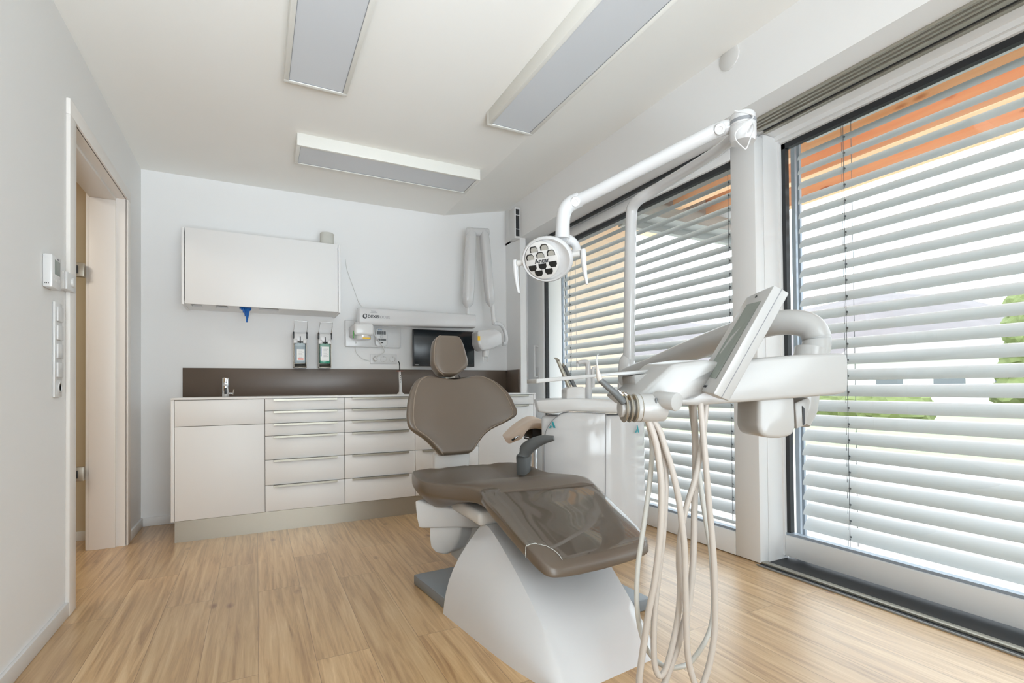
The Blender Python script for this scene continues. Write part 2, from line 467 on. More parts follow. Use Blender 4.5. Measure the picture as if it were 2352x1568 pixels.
def leaf(name, x, ya, yb, ga, gb, z0, zg0, zg1, z1, th=.07):
    r = struct(name, (x, (ya + yb) / 2, 0)); bm = B()
    bx(bm, x, x + th, ga, ya, z0, z1, .006); bx(bm, x, x + th, yb, gb, z0, z1, .006)
    bx(bm, x, x + th, gb, ga, z0, zg0, .004); bx(bm, x, x + th, gb, ga, zg1, z1, .004)
    fin('window_frame', bm, M['frame'], r)
    bm = B(); g = .016
    bx(bm, x + .018, x + .05, ga - .022, ga, zg0, zg1); bx(bm, x + .026, x + .05, gb, gb + .006, zg0, zg1)
    bx(bm, x + .018, x + .05, gb, ga, zg1 - .03, zg1)
    fin('gasket', bm, M['rubber'], r)
    fin('glazing_bead', box(x + .012, x + .05, gb, ga, zg0, zg0 + .014), M['guide'], r)
    fin('glass_pane', box(x + .03, x + .036, gb, ga, zg0, zg1), M['glass'], r)
    return r


w1 = leaf('window_1', XW, .02, YP, YL0 + .03, YL1, .004, ZB, ZT, 2.335)
bm = tube(B(), [(XW - .002, -.205, 1.36), (XW - .04, -.205, 1.365), (XW - .042, -.205, 1.33), (XW - .042, -.205, 1.12), (XW - .042, -.205, 1.085), (XW - .038, -.205, 1.07), (XW - .002, -.205, 1.07)], .0085, 8, 3)
bx(bm, XW - .008, XW, -.235, -.175, 1.03, 1.16, .003)
fin('window_handle', bm, M['plastic'], w1)
# fixed frame behind: left jamb, head
r = struct('trim_1', (XW, -2.6, SZ)); bm = B()
bx(bm, XW - .012, XW + .02, -4.95, YP - .02, 2.345, SZ, .002); bx(bm, XW + .05, XW + .075, -4.95, YP - .02, 2.345, SZ, .002)
for k in range(3): bx(bm, XW - .10 + k * .03, XW - .085 + k * .03, -4.95, YP - .015, SZ - .012, SZ, .001)
fin('upper_rail', bm, M['alu'], r)
fin('rail_groove', box(XW + .02, XW + .05, -4.95, YP - .02, SZ - .004, SZ), M['rubber'], r)
fin('rail_groove', box(XW - .045, XW - .02, YP, .0, SZ - .022, SZ - .002), M['rubber'], r)
fin('wall_right_jamb', box(XW - .0, XW2 + .15, .02, .2, 0, SZ), M['frame'], kind='structure')
w2 = leaf('window_2', XW2, YP + .06, -5.0, YP - .012, -4.88, .02, ZB, 2.318, 2.355)
leaf('window_3', XW2, -5.1, -6.8, -5.2, -6.7, .02, ZB, 2.318, 2.355)
# post that closes the gap between the two leaves
fin('trim_2', box(XW + .071, XW2 + .04, YP + .0, YP + .06, 0, 2.355, .003), M['frame'], kind='structure')
fin('trim_3', box(XW2 - .02, XW2 + .12, -4.95, .02, 2.335, 2.362), M['frame'], kind='structure')
# floor track
r = struct('trim_4', (XW, -3.7, 0)); bm = box(XW - .03, XW2 + .09, -6.8, YP - .004, .0005, .004)
fin('threshold_tray', bm, M['rubber'], r)
bm = box(XW + .005, XW + .04, -6.8, YP + .0, .004, .014, .002)
fin('running_rail', bm, M['alu'], r)
fin('threshold_edge', box(XW - .034, XW - .026, -6.8, YP, .0005, .008, .001), M['zinc'], r)
fin('floor_outside_sill', box(XW + .0, XW2 + .3, -6.9, .2, -.1, -.004), M['zinc'], kind='structure')


# outside venetian blinds
def blind(name, label, xc, y0, y1, ztop, zbot, cords, tilt=42):
    r = thing(name, (xc, (y0 + y1) / 2, zbot), label, 'blind', None)
    pitch = .085; n = int((ztop - zbot - .1) / pitch); wdt = .090; tilt = math.radians(tilt)
    bm = B()
    for i in range(n):
        zc = ztop - .12 - i * pitch; prof = []
        for k in range(9):
            u = (k / 8 - .5); s = u * wdt; h = .010 * (1 - 4 * u * u)
            if k in (0, 8): h -= .005
            # inner edge (towards the room, -x) is low, outer edge high
            X = s * math.cos(tilt) - h * math.sin(tilt); Z = s * math.sin(tilt) + h * math.cos(tilt)
            prof.append((X, Z))
        top = [bm_pt for bm_pt in prof]; bot = [(a, b - .0012) for a, b in prof[::-1]]
        ring = top + bot
        rings(bm, [[V((xc + a, y, zc + b)) for a, b in ring] for y in (y0, y1)])
    fin('slat_curtain', bm, M['slat'], r, smooth=50)
    fin('head_box', box(xc - .06, xc + .07, y1, y0, ztop - .03, ztop + .1), M['zinc'], r)
    zc = ztop - .12 - n * pitch
    fin('bottom_rail', box(xc - .04, xc + .04, y1, y0, zc - .01, zc + .012, .004), M['slat'], r)
    for y in (y0 + .03, y1 - .03):
        bm = box(xc - .03, xc - .012, y - .012, y + .012, zbot - .05, ztop); bx(bm, xc + .012, xc + .03, y - .012, y + .012, zbot - .05, ztop)
        fin('guide_rail', bm, M['guide'], r)
    for y in cords:
        bm = B()
        for dx in (-.036, .036): cyl(bm, (xc + dx, y, zc), (xc + dx, y, ztop), .0016, seg=5)
        cyl(bm, (xc, y + .03, zc), (xc, y + .03, ztop), .0014, seg=5)
        for i in range(n):
            z = ztop - .12 - i * pitch
            cyl(bm, (xc - .036, y, z - .028), (xc + .036, y, z + .03), .0016, seg=4)
            lathe(bm, (xc - .03, y, z - .012), (1, 0, .6), [(.001, -.002), (.006, -.002), (.006, .002), (.001, .002)], 6)
        fin('ladder_cord', bm, M['wire'], r, smooth=0)
    return r


blind('external_blind', 'grey slatted blind outside the left window behind the lamp pole', 3.50, -.18, -2.36, 2.42, .06, (-.30, -2.17))
blind('external_blind.001', 'grey slatted blind outside the large right window', 3.56, -2.60, -4.93, 2.42, .06, (-2.86, -4.4))
blind('external_blind.002', 'closed grey slatted blind added behind the camera to cut the window light', 3.56, -5.15, -6.78, 2.42, .06, (-5.4,), 74)  # unseen blind, added and tilted shut to hold back window light

# ================================================================== OUTSIDE
fin('ground_outside', box(3.62, 9, -14, 8, -.3, -.06), M['concrete'], kind='structure')
fin('lawn_outside', box(9, 60, -60, 50, -.5, -.1), M['lawn'], kind='structure')
fin('wall_outside', box(3.62, 4.66, .22, .6, -.1, 3.4), M['stucco'], kind='structure')
fin('wall_outside.001', box(3.50, 3.62, -8, .6, 2.50, 3.4), M['stucco'], kind='structure')
rf = thing('roof_overhang', (4.4, -3, 2.6), 'orange timber roof overhang with beams outside above the windows', 'roof overhang')
fin('soffit_board', box(3.60, 5.35, -8, .62, 2.92, 2.96), M['larch'], rf)
fin('plaster_strip', box(3.60, 4.0, -8, .22, 2.66, 2.92), M['stucco'], rf)
for x0, zb_ in ((4.16, 2.60), (4.58, 2.60), (5.08, 2.60)):
    fin('roof_beam', box(x0, x0 + .09, -8, -.98, zb_, 2.92, .004), M['larch'], rf)
bm = box(3.72, 5.4, -.98, -.76, 2.50, 2.62); bx(bm, 3.72, 5.4, -.80, -.74, 2.44, 2.90)
fin('metal_flashing', bm, M['zinc'], rf)


def blob(bm, c, rx, ry, rz, n, jit):
    t = bmesh.new(); bmesh.ops.create_icosphere(t, subdivisions=n, radius=1)
    for v in t.verts:
        k = 1 + random.uniform(-jit, jit); v.co = V((v.co.x * rx * k, v.co.y * ry * k, v.co.z * rz * k)) + V(c)
    merge(bm, t)


# wooded hill on the horizon
bm = B(); rows = []
for k, (dist, hh) in enumerate(((150, 0), (190, 17), (230, 30), (260, 36), (300, 16))):
    row = []
    for j in range(60):
        a = math.radians(-35 + j * 2.1); z = hh * (.75 + .25 * math.sin(j * .21 + 1) + .12 * math.sin(j * .5)) + random.uniform(0, 1.1) * (hh > 0)
        row.append(V((math.cos(a) * dist, -4 + math.sin(a) * dist, z)))
    rows.append(row)
grid(bm, rows); tag(fin('horizon_hill', bm, M['hill'], smooth=0), 'pale bare wooded hill along the horizon outside', 'hill')
c0 = at(2352, 800, t=19)
tr = thing('conifer_tree', (c0.x, c0.y, -.1), 'tall green conifer seen through the right edge of the window', 'tree')
bm = B()
for k in range(10): blob(bm, (c0.x + random.uniform(-.2, .2), c0.y + random.uniform(-.2, .2), .6 + k * .36), .95 - k * .055, .95 - k * .055, .6, 3, .12)
fin('foliage', bm, M['leaf'], tr, smooth=0)
fin('trunk', cyl(B(), (c0.x, c0.y, -.1), (c0.x, c0.y, 1.2), .14, .1, 10), M['cardboard'], tr)
c1 = at(1975, 900, t=15)
hg = tag(fin('hedge', (lambda b: [blob(b, (c1.x + k * .2, c1.y + k * .9 - 1, .25 + random.uniform(-.1, .1)), .7, .8, .6, 3, .12) for k in range(4)] and b)(B()), M['leaf'], smooth=0), 'round light green hedge on the lawn outside', 'hedge')
c2 = at(2140, 860, t=30)
hs = thing('white_house', (c2.x, c2.y, -.1), 'white house with a pale roof beyond the lawn', 'house')
hx, hy = c2.x, c2.y
fin('house_wall', box(hx, hx + 6, hy - 6, hy + 5, -.1, 2.5), M['house'], hs)
fin('roof', prism(B(), [(hx - .5, hy - 6.5, 2.5), (hx + 6.5, hy - 6.5, 2.5), (hx + 3, hy - 6.5, 4.4)], (0, 12, 0)), M['roof'], hs)
for y in (-4.4, -1.6, 1.5): fin('house_window', box(hx - .05, hx + .02, hy + y, hy + y + 1.5, .7, 2.0), M['pane'], hs)

# ================================================================== CEILING LAMPS
def lamp(x0, x1, y0, y1, label):
    r = thing('ceiling_lamp', ((x0 + x1) / 2, (y0 + y1) / 2, H), label, 'ceiling lamp', 'rectangular ceiling lamps')
    z0 = H - .078; e = .022
    bm = box(x0, x1, y0, y0 + e, z0, H, .002); bx(bm, x0, x1, y1 - e, y1, z0, H, .002); bx(bm, x0, x0 + e, y0 + e, y1 - e, z0, H, .002); bx(bm, x1 - e, x1, y0 + e, y1 - e, z0, H, .002)
    fin('lamp_housing', bm, M['lampbody'], r)
    fin('diffuser', box(x0 + e, x1 - e, y0 + e, y1 - e, z0 + .006, z0 + .012), M['diff'], r)
    bm = B(); q = .0022
    bx(bm, x0 + e, x1 - e, y0 + e, y0 + e + q, z0 + .004, z0 + .0062); bx(bm, x0 + e, x1 - e, y1 - e - q, y1 - e, z0 + .004, z0 + .0062)
    bx(bm, x0 + e, x0 + e + q, y0 + e, y1 - e, z0 + .004, z0 + .0062); bx(bm, x1 - e - q, x1 - e, y0 + e, y1 - e, z0 + .004, z0 + .0062)
    fin('diffuser_joint', bm, M['inkl'], r, smooth=0)


lamp(.86, 1.158, -2.98, -1.725, 'long ceiling lamp nearest the door and left wall')
lamp(1.93, 2.222, -3.03, -1.785, 'long ceiling lamp nearest the windows')
lamp(.965, 2.20, -1.055, -.755, 'ceiling lamp lying crosswise above the wall cabinet and cabinets')

# ================================================================== LEFT WALL DEVICES
t = thing('thermostat', (0, -1.79, 1.44), 'white wall thermostat with grey display beside the door frame', 'thermostat')
y0, y1 = -1.885, -1.785
fin('thermostat_body', box(.0005, .032, y0, y1, 1.375, 1.505, .006), M['plastic'], t)
fin('display', box(.0315, .0328, y0 + .022, y1 - .018, 1.43, 1.487, .0005), M['lcd'], t)
bm = B()
for k in range(3): lathe(bm, (.0322, y0 + .026 + k * .024, 1.408), (1, 0, 0), [(.001, -.001), (.007, -.001), (.007, .001), (.001, .001)], 12)
fin('push_button', bm, M['plastic2'], t)
bm = B()
for k in range(3): bx(bm, .008 + k * .005, .010 + k * .005, y0 - .0004, y0 + .002, 1.388, 1.393)
fin('vent_slot', bm, M['black'], t, smooth=0)
fin('printed_mark', box(.032, .0326, (y0 + y1) / 2, (y0 + y1) / 2 + .02, 1.491, 1.496), M['inkl'], t, smooth=0)
t = thing('light_sensor', (0, -1.66, 1.44), 'small white square switch half over the door casing beside the thermostat', 'switch')
fin('sensor_frame', box(.0165, .028, -1.70, -1.585, 1.40, 1.475, .003), M['plastic'], t)
fin('rotary_knob', lathe(B(), (.028, -1.635, 1.438), (1, 0, 0), [(.001, 0), (.02, 0), (.019, .008), (.001, .009)], 20), M['plastic2'], t)
fin('back_box', box(.0005, .017, -1.70, -1.617, 1.40, 1.475, .002), M['plastic'], t)
t = thing('switch_panel', (0, -1.72, 1.13), 'tall white five gang panel of rocker switches and socket left of the door', 'switch panel')
fin('panel_frame', box(.0005, .010, -1.776, -1.69, .945, 1.335, .003), M['plastic'], t)
for k in range(4):
    z = 1.325 - .0765 * k
    o = fin('rocker', box(.010, .017, -1.764, -1.702, z - .068, z - .008, .002), M['plastic'], t)
bm = box(.010, .013, -1.764, -1.702, .955, 1.015, .002); lathe(bm, (.013, -1.733, .985), (1, 0, 0), [(.022, 0), (.022, .004), (.018, .004), (.017, -.001), (.001, -.001)], 20)
fin('wall_socket', bm, M['plastic'], t)

# ================================================================== CABINETS ALONG THE BACK WALL
YC = -.60; ZP = .135; ZW = .92
c0, c1, c2, c3, c4, c5, c6 = .252, .271, .787, 1.306, 1.83, 2.361, 2.90
HR = [.905, .821, .735, .650, .487, .314, ZP]
JT = .003


def drawer(parent, xa, xb, za, zb, handle=True, nm='drawer'):
    d = fin(nm, box(xa + JT / 2, xb - JT / 2, YC - .001, YC + .018, zb + JT, za, .0012), M['front'], parent)
    if handle:
        h = box(xa + (xb - xa) * .1, xb - (xb - xa) * .1, YC - .016, YC - .001, za - .0015, za + .0005)
        bx(h, xa + (xb - xa) * .1, xb - (xb - xa) * .1, YC - .017, YC - .015, za - .013, za + .0005)
        fin('handle', h, M['alu'], d, smooth=0)
    return d


def carcass(parent, xa, xb):
    fin('carcass', box(xa, xb, YC + .019, -.005, ZP, ZW - .013), M['gap'], parent, smooth=0)


u = thing('sink_cabinet', (.52, -.3, 0), 'white handleless sink base cabinet at the left end below the tap', 'cabinet')
carcass(u, c1, c2); fin('side_panel', box(c0, c1 - .002, YC, -.004, ZP, ZW - .012, .001), M['front'], u)
drawer(u, c1, c2, HR[0], HR[2] + .0, False, 'front_panel'); drawer(u, c1, c2, HR[2], HR[6], False, 'cabinet_door')
for i, (xa, xb, lab) in enumerate(((c2, c3, 'white six drawer base cabinet right beside the sink cabinet'), (c3, c4, 'white six drawer base cabinet, the middle one left of the chair back'), (c4, c5, 'white drawer base cabinet mostly hidden behind the chair backrest'))):
    u = thing('drawer_cabinet', ((xa + xb) / 2, -.3, 0), lab, 'cabinet', 'white drawer cabinets')
    carcass(u, xa, xb)
    for k in range(6): drawer(u, xa, xb, HR[k], HR[k + 1])
u = thing('corner_cabinet', (2.63, -.3, 0), 'white base cabinet with one drawer and a tall front in the right corner', 'cabinet')
carcass(u, c5, c6 - .018); drawer(u, c5, c6 - .02, HR[0], HR[1]); drawer(u, c5, c6 - .02, HR[1], HR[6], True, 'cabinet_door')
fin('side_panel', box(c6 - .018, c6, YC - .001, -.005, .0, ZW - .012, .001), M['front'], u)
tag(fin('plinth', box(c1, c6 - .02, YC + .012, YC + .03, .0, ZP - .001), M['steel']), 'brushed steel plinth along the foot of the white base cabinets', 'plinth')
tag(fin('worktop', box(c0, c6, YC - .006, -.001, ZW - .012, ZW, .001), M['front']), 'thin white worktop over the base cabinets', 'worktop')
tag(fin('backsplash', box(c0, XR - .014, -.013, -.0005, ZW, 1.136, .001), M['brown']), 'long dark taupe backsplash along the back wall', 'backsplash')
tag(fin('side_splash', box(XR - .0135, XR - .0005, -.272, -.001, ZW, 1.136, .001), M['brown']), 'short taupe side splash on the right wall in the corner', 'backsplash')
# tap
t = thing('sensor_tap', (.54, -.28, ZW), 'chrome cylindrical tap standing at the left end of the worktop', 'tap')
fin('tap_body', cyl(B(), (.54, -.28, ZW), (.54, -.28, 1.055), .022, seg=28, bev=.002), M['chrome'], t)
fin('spout', cyl(B(), (.54, -.298, 1.015), (.54, -.325, 1.008), .013, seg=18, bev=.002), M['chrome'], t)
fin('sensor_window', box(.532, .548, -.3035, -.298, .94, .985, .001), M['black'], t)
bm = cyl(B(), (.56, -.28, .945), (.585, -.28, .945), .006, seg=10); tube(bm, [(.585, -.28, .935), (.587, -.28, .955), (.592, -.282, .975)], .003, 8, 3)
fin('mixing_lever', bm, M['chrome'], t)
# curing light
t = thing('curing_light', (1.755, -.42, ZW), 'white cordless curing light with red shield standing on the worktop', 'curing light')
p0 = at(920, 898, y=-.42); cx_ = p0.x
fin('stand', lathe(B(), (cx_, -.42, ZW), (0, 0, 1), [(.026, 0), (.026, .006), (.017, .014), (.015, .02), (.001, .02)], 24), M['plastic2'], t)
fin('light_body', tube(B(), [(cx_, -.42, ZW + .015), (cx_, -.42, ZW + .07), (cx_ - .004, -.42, ZW + .14), (cx_ - .006, -.42, ZW + .185)], [.013, .011, .010, .008], 14), M['plastic'], t)
bm = B()
for k in range(4): lathe(bm, (cx_ - .004, -.4315, ZW + .10 + k * .017), (0, -1, 0), [(.001, -.002), (.004, -.002), (.004, .002), (.001, .002)], 10)
fin('push_button', bm, M['black'], t)
fin('light_shield', lathe(B(), (cx_ - .006, -.42, ZW + .188), (0, 0, 1), [(.008, 0), (.028, -.001), (.028, .002), (.008, .003)], 22), M['orangeglass'], t)
fin('light_guide', tube(B(), [(cx_ - .006, -.42, ZW + .185), (cx_ - .006, -.42, ZW + .225), (cx_ - .009, -.422, ZW + .25), (cx_ - .016, -.426, ZW + .265)], [.005, .004, .004, .0035], 10), M['black'], t)
# wall cabinet
WX0, WX1, WZ0, WZ1, WY = .281, 1.321, 1.564, 2.089, -.34
t = thing('wall_cabinet', ((WX0 + WX1) / 2, -.17, WZ0), 'wide white wall cabinet with one flap front and cut-outs underneath', 'cabinet')
bm = box(WX0, WX0 + .016, WY, -.001, WZ0 - .004, WZ1, .001)
fin('side_panel', bm, M['front'], t); fin('side_panel', box(WX1 - .016, WX1, WY, -.001, WZ0 - .004, WZ1, .001), M['front'], t)
fin('flap_door', box(WX0 + .0205, WX1 - .0205, WY - .001, WY + .018, WZ0 + .002, WZ1, .001), M['front'], t)
fin('top_panel', box(WX0 + .016, WX1 - .016, WY + .02, -.001, WZ1 - .018, WZ1 - .001), M['front'], t)
fin('back_panel', box(WX0 + .016, WX1 - .016, -.014, -.001, WZ0 + .04, WZ1 - .018), M['gap'], t)
zb = WZ0 + .004
holes = [(439, 464, 704, 713), (496, 523, 706, 713), (549, 577, 708, 714), (594, 640, 709, 716)]
hs_ = []
for (a, b_, ya, yb) in holes:
    pa, pb = at(a, 706, y=-.26), at(b_, 706, y=-.26)
    hs_.append((pa.x, pb.x))
# underside built as strips round the cut-outs
bm = box(WX0 + .016, WX1 - .016, WY + .018, -.30, zb, zb + .016); bx(bm, WX0 + .016, WX1 - .016, -.17, -.001, zb, zb + .016)
xs = [WX0 + .016] + [k for h in hs_ for k in h] + [WX1 - .016]
for k in range(0, len(xs), 2): bx(bm, xs[k], xs[k + 1], -.30, -.17, zb, zb + .016)
fin('bottom_panel', bm, M['front'], t, smooth=0)
for k, (a, b_) in enumerate(hs_):
    if k == 2: continue
    fin('cardboard_box', box(a - .03, b_ + .03, -.31, -.16, zb + .022, zb + .10), M['cardboard'], t, smooth=0)
a, b_ = hs_[2]
fin('glove_box', box(a - .03, b_ + .03, -.31, -.16, zb + .022, zb + .10), M['blue'], t, smooth=0)
xm = (a + b_) / 2
bm = B()
for sx, ln, ph in ((-.020, .035, 0), (-.006, .06, 1), (.008, .105, 2), (.020, .085, 3), (.03, .03, 4)):
    P = [V((xm + sx * 1.1, -.25 + .01 * math.sin(ph), zb + .03)), V((xm + sx, -.255, zb - .005)), V((xm + sx * .7 + .004, -.258 + .006 * math.sin(ph * 2), zb - ln * .5)), V((xm + sx * .6 + .006 * math.sin(ph), -.256, zb - ln))]
    tube(bm, P, [.013, .013, .010, .006], 8, 5, flat=.6)
tag(fin('rubber_glove', bm, M['glove']), 'blue rubber glove hanging out of the wall cabinet underside', 'glove')
# speaker on the cabinet
sc_ = at(751, 545, y=-.2)
t = thing('loudspeaker', (sc_.x, -.2, WZ1), 'small pale grey cylindrical loudspeaker on top of the wall cabinet', 'loudspeaker')
fin('speaker_body', cyl(B(), (sc_.x, -.2, WZ1), (sc_.x, -.2, 2.205), .052, seg=36, bev=.006), M['speaker'], t)
fin('speaker_cap', lathe(B(), (sc_.x, -.2, 2.205), (0, 0, 1), [(.046, -.001), (.046, .002), (.04, .004), (.001, .004)], 30), M['plastic2'], t)


# soap dispensers
def dispenser(px, label, liq, botm, lab2):
    c = at(px, 800, y=-.08); x = c.x
    t = thing('soap_dispenser', (x, -.05, 1.14), label, 'soap dispenser', 'arm lever soap dispensers on the back wall')
    hw = .048
    bm = box(x - hw, x + hw, -.006, -.001, 1.142, 1.42, .002); bx(bm, x - hw, x - hw + .004, -.085, -.001, 1.142, 1.42, .001); bx(bm, x + hw - .004, x + hw, -.085, -.001, 1.142, 1.42, .001)
    bx(bm, x - hw, x + hw, -.085, -.001, 1.142, 1.147, .001)
    fin('bracket', bm, M['steel'], t)
    fin('drip_tray', prism(B(), [(x - hw + .004, -.085, 1.147), (x - hw + .004, -.005, 1.147), (x - hw + .004, -.005, 1.175), (x - hw + .004, -.04, 1.172)], (2 * hw - .008, 0, 0)), M['steel'], t)
    bm = box(x - hw + .002, x + hw - .002, -.095, -.006, 1.352, 1.418, .006)
    bx(bm, x - hw - .002, x - hw + .028, -.098, -.006, 1.335, 1.37, .006); bx(bm, x + hw - .028, x + hw + .002, -.098, -.006, 1.335, 1.37, .006)
    fin('pump_head', bm, M['plastic'], t)
    fin('spout', cyl(B(), (x, -.10, 1.39), (x, -.10, 1.335), .0035, seg=8), M['rubber'], t)
    for s in (-1, 1): fin('lever_clip', box(x + s * (hw + .001) - .005, x + s * (hw + .001) + .005, -.098, -.06, 1.375, 1.425, .002), M['black'], t)
    fin('arm_lever', tube(B(), [(x - hw - .001, -.08, 1.40), (x - hw - .0, -.095, 1.44), (x - hw + .006, -.13, 1.50), (x - hw + .012, -.134, 1.506), (x + hw - .002, -.134, 1.506), (x + hw + .004, -.13, 1.50), (x + hw + .001, -.095, 1.44), (x + hw + .001, -.08, 1.40)], .0028, 8, 4), M['chrome'], t)
    bt = fin('bottle', box(x - .040, x + .040, -.075, -.01, 1.178, 1.343, .008), botm, t)
    fin('liquid', box(x - .0405, x + .0405, -.0757, -.0095, 1.178, 1.178 + (.145 if liq is M['liq1'] else .03), .008), liq, bt)
    lb = fin('label', box(x - .024 - (.01 if lab2 else 0), x + .032, -.0775, -.0758, 1.20 - .0, 1.315 if lab2 else 1.29), M['paper'], bt, smooth=0)
    bm = B()
    for k in range(9 if lab2 else 6):
        z = (1.302 if lab2 else 1.275) - k * .0095; bx(bm, x - .012, x + .026 - random.uniform(0, .012), -.0781, -.0775, z - .0015, z)
    fin('printed_text', bm, M['inkl'], lb, smooth=0)
    if lab2: fin('printed_stripe', box(x - .032, x - .026, -.0781, -.0775, 1.235, 1.31), M['blue'], lb, smooth=0)
    else: fin('printed_stripe', box(x - .018, x + .024, -.0781, -.0775, 1.205, 1.215), M['red'], lb, smooth=0)


dispenser(689.5, 'steel arm lever dispenser with pale blue-grey bottle and red-striped label', M['liq1'], M['bottle'], False)
dispenser(746.5, 'steel arm lever dispenser with green soap bottle and blue-striped label', M['liq2'], M['bottle2'], True)

# x-ray unit
xl0 = at(826, 728, y=-.32); xl1 = at(1093, 735, y=-.32)
t = thing('x_ray_unit', (1.6, -.01, 1.45), 'white wall mounted dental x-ray unit with folded jointed arm', 'x-ray unit')
wp = [at(791, 735, y=-.002), at(918, 800, y=-.002)]
fin('wall_plate', box(wp[0].x, wp[1].x, -.035, -.001, wp[1].z, wp[0].z, .008, 3), M['plastic'], t)
bx0 = at(832, 760, y=-.24)
fin('pivot_housing', box(bx0.x - .075, bx0.x + .075, -.325, -.035, 1.395, 1.49, .018, 3), M['plastic'], t)
fin('pivot_cap', cyl(B(), (bx0.x + .0, -.25, 1.365), (bx0.x + .0, -.25, 1.505), .065, seg=32, bev=.006), M['gloss'], t)
fin('warning_label', box(bx0.x - .01, bx0.x + .05, -.3185, -.312, 1.368, 1.378), M['yellow'], t, smooth=0)
fin('green_label', box(bx0.x - .078, bx0.x - .0745, -.30, -.27, 1.372, 1.43), M['green'], t, smooth=0)
bm = B(); zt0, zb0 = at(826, 704, y=-.32).z, at(826, 746, y=-.32).z; zt1, zb1 = at(1093, 722, y=-.32).z, at(1093, 752, y=-.32).z
X0, X1 = xl0.x, xl1.x
rs = []
for k in range(7):
    u = k / 6; x = X0 + (X1 - X0) * u; za = zb0 + (zb1 - zb0) * u; zc = zt0 + (zt1 - zt0) * (u ** 1.5)
    rs.append(sring(V((x, -.255, (za + zc) / 2)), V((0, 1, 0)), V((0, 0, 1)), .07, (zc - za) / 2, 28, .35))
arm = fin('horizontal_arm', rings(bm, rs), M['gloss'], t)
lg = at(866, 727, y=-.3255)
text('DEXIS', 'lettering', at(857.5, 727, y=-.3262), (1, 0, 0), (0, 0, 1), .033, M['ink'], arm, bold=.0007)
text('FOCUS', 'lettering', at(882, 728.5, y=-.3262), (1, 0, 0), (0, 0, 1), .030, M['inkl'], arm)
bm = B(); lc = at(839, 726, y=-.3262)
for r0_, a0, a1 in ((.017, .7, 5.2), (.011, 2.6, 7.2)):
    tube(bm, [lc + V((r0_ * math.cos(a0 + (a1 - a0) * k / 14), 0, r0_ * math.sin(a0 + (a1 - a0) * k / 14))) for k in range(15)], .0028, 6, 1)
fin('logo', bm, M['ink'], arm)
bm = B()
for k, (a, b_) in enumerate(((852, 864), (851, 867))):
    p, q = at(a, 714 + k * 3.5, y=-.3262), at(b_, 714 + k * 3.5, y=-.3262); bx(bm, p.x, q.x, -.3268, -.3256, p.z - .0012, p.z + .0012)
fin('printed_mark', bm, M['inkl'], arm, smooth=0)
# folded scissor arm
bj = at(1075, 708, y=-.255)
fin('swivel_stub', cyl(B(), (bj.x, -.255, bj.z - .06), (bj.x, -.255, bj.z + .03), .018, seg=20), M['plastic'], t)


def limb(a, b, ra, rb, e=.5):
    a, b = V(a), V(b); d = (b - a).normalized(); n = V((0, -1, 0)); wv = d.cross(n).normalized(); n = wv.cross(d)
    rs = []
    for k in range(15):
        u = k / 14; e_ = math.sqrt(max(0.02, 1 - (2 * u - 1) ** 12)); r = (ra + (rb - ra) * u) * e_
        rs.append(sring(a.lerp(b, u), wv, n, r, r * 1.15, 24, .6))
    return rings(B(), rs)


fin('lower_arm', limb(at(1074, 710, y=-.255), at(1083, 522, y=-.255), .047, .042), M['gloss'], t)
fin('elbow', cyl(B(), at(1072, 532, y=-.25), at(1122, 534, y=-.25), .036, seg=24, bev=.008), M['gloss'], t)
fin('upper_arm', limb(at(1111, 526, y=-.27), at(1127, 706, y=-.27), .040, .038), M['gloss'], t)
hp = at(1133, 722, y=-.27)
fin('neck', cyl(B(), at(1131, 700, y=-.27), at(1135, 745, y=-.27), .02, .021, seg=20), M['plastic'], t)
yk = [at(1133, 742, y=-.28), at(1148, 744, y=-.26), at(1158, 756, y=-.25), at(1163, 775, y=-.25), at(1161, 788, y=-.255), at(1155, 790, y=-.27)]
fin('yoke', tube(B(), yk, [.022, .022, .023, .024, .024, .02], 14, 6, flat=.8), M['gloss'], t)
P = [(1098, 759), (1108, 757), (1140, 755), (1154, 763), (1155, 790), (1143, 796), (1124, 803), (1108, 805), (1099, 790)]
hd = fin('tube_head', prism(B(), [at(a, b_, y=-.36) for a, b_ in P], (0, .17, 0), .022, 4), M['gloss'], t, smooth=60)
fin('cone_collar', cyl(B(), at(1116, 803, y=-.28), at(1115, 816, y=-.28), .032, .028, seg=24), M['plastic'], t)
bm = cyl(B(), at(1115, 814, y=-.28), at(1115, 819, y=-.28), .027, .027, seg=24)
for dx in (-.022, -.004, .012, .022): cyl(bm, at(1115, 817, y=-.28) + V((dx, .01 * math.cos(dx * 90), 0)), at(1115, 831, y=-.28) + V((dx, 0, 0)), .0045, seg=8)
fin('aiming_cone', bm, M['plastic2'], t)
sp_ = at(1101, 776, y=-.37)
fin('warning_sticker', box(sp_.x - .012, sp_.x + .012, -.3615, -.3605, sp_.z - .02, sp_.z + .018), M['yellow'], hd, smooth=0)
# hand control of the x-ray unit
k0 = at(876, 774, y=-.06)
t = thing('x_ray_control', (k0.x, -.04, k0.z), 'white rounded keypad control with dark keys on the x-ray wall plate', 'control panel')
rs = []
for v_, a in ((-.077, .036), (-.074, .046), (-.06, .052), (-.02, .054), (.03, .052), (.06, .047), (.074, .042), (.078, .03)):
    rs.append(sring(V((k0.x, -.05, k0.z + v_)), V((1, 0, 0)), V((0, -1, 0)), a, .0135, 24, .5))
fin('control_body', rings(B(), rs), M['plastic'], t)
yk_ = -.0645
bm = B()
for j in range(4): bx(bm, k0.x - .039 + j * .0195, k0.x - .0215 + j * .0195, yk_, yk_ + .003, k0.z + .022, k0.z + .05, .001)
fin('upper_keys', bm, M['grey'], t)
bm = B()
for j in range(2): bx(bm, k0.x - .040 + j * .034 , k0.x - .008 + j * .047, yk_, yk_ + .003, k0.z - .03, k0.z - .013, .001)
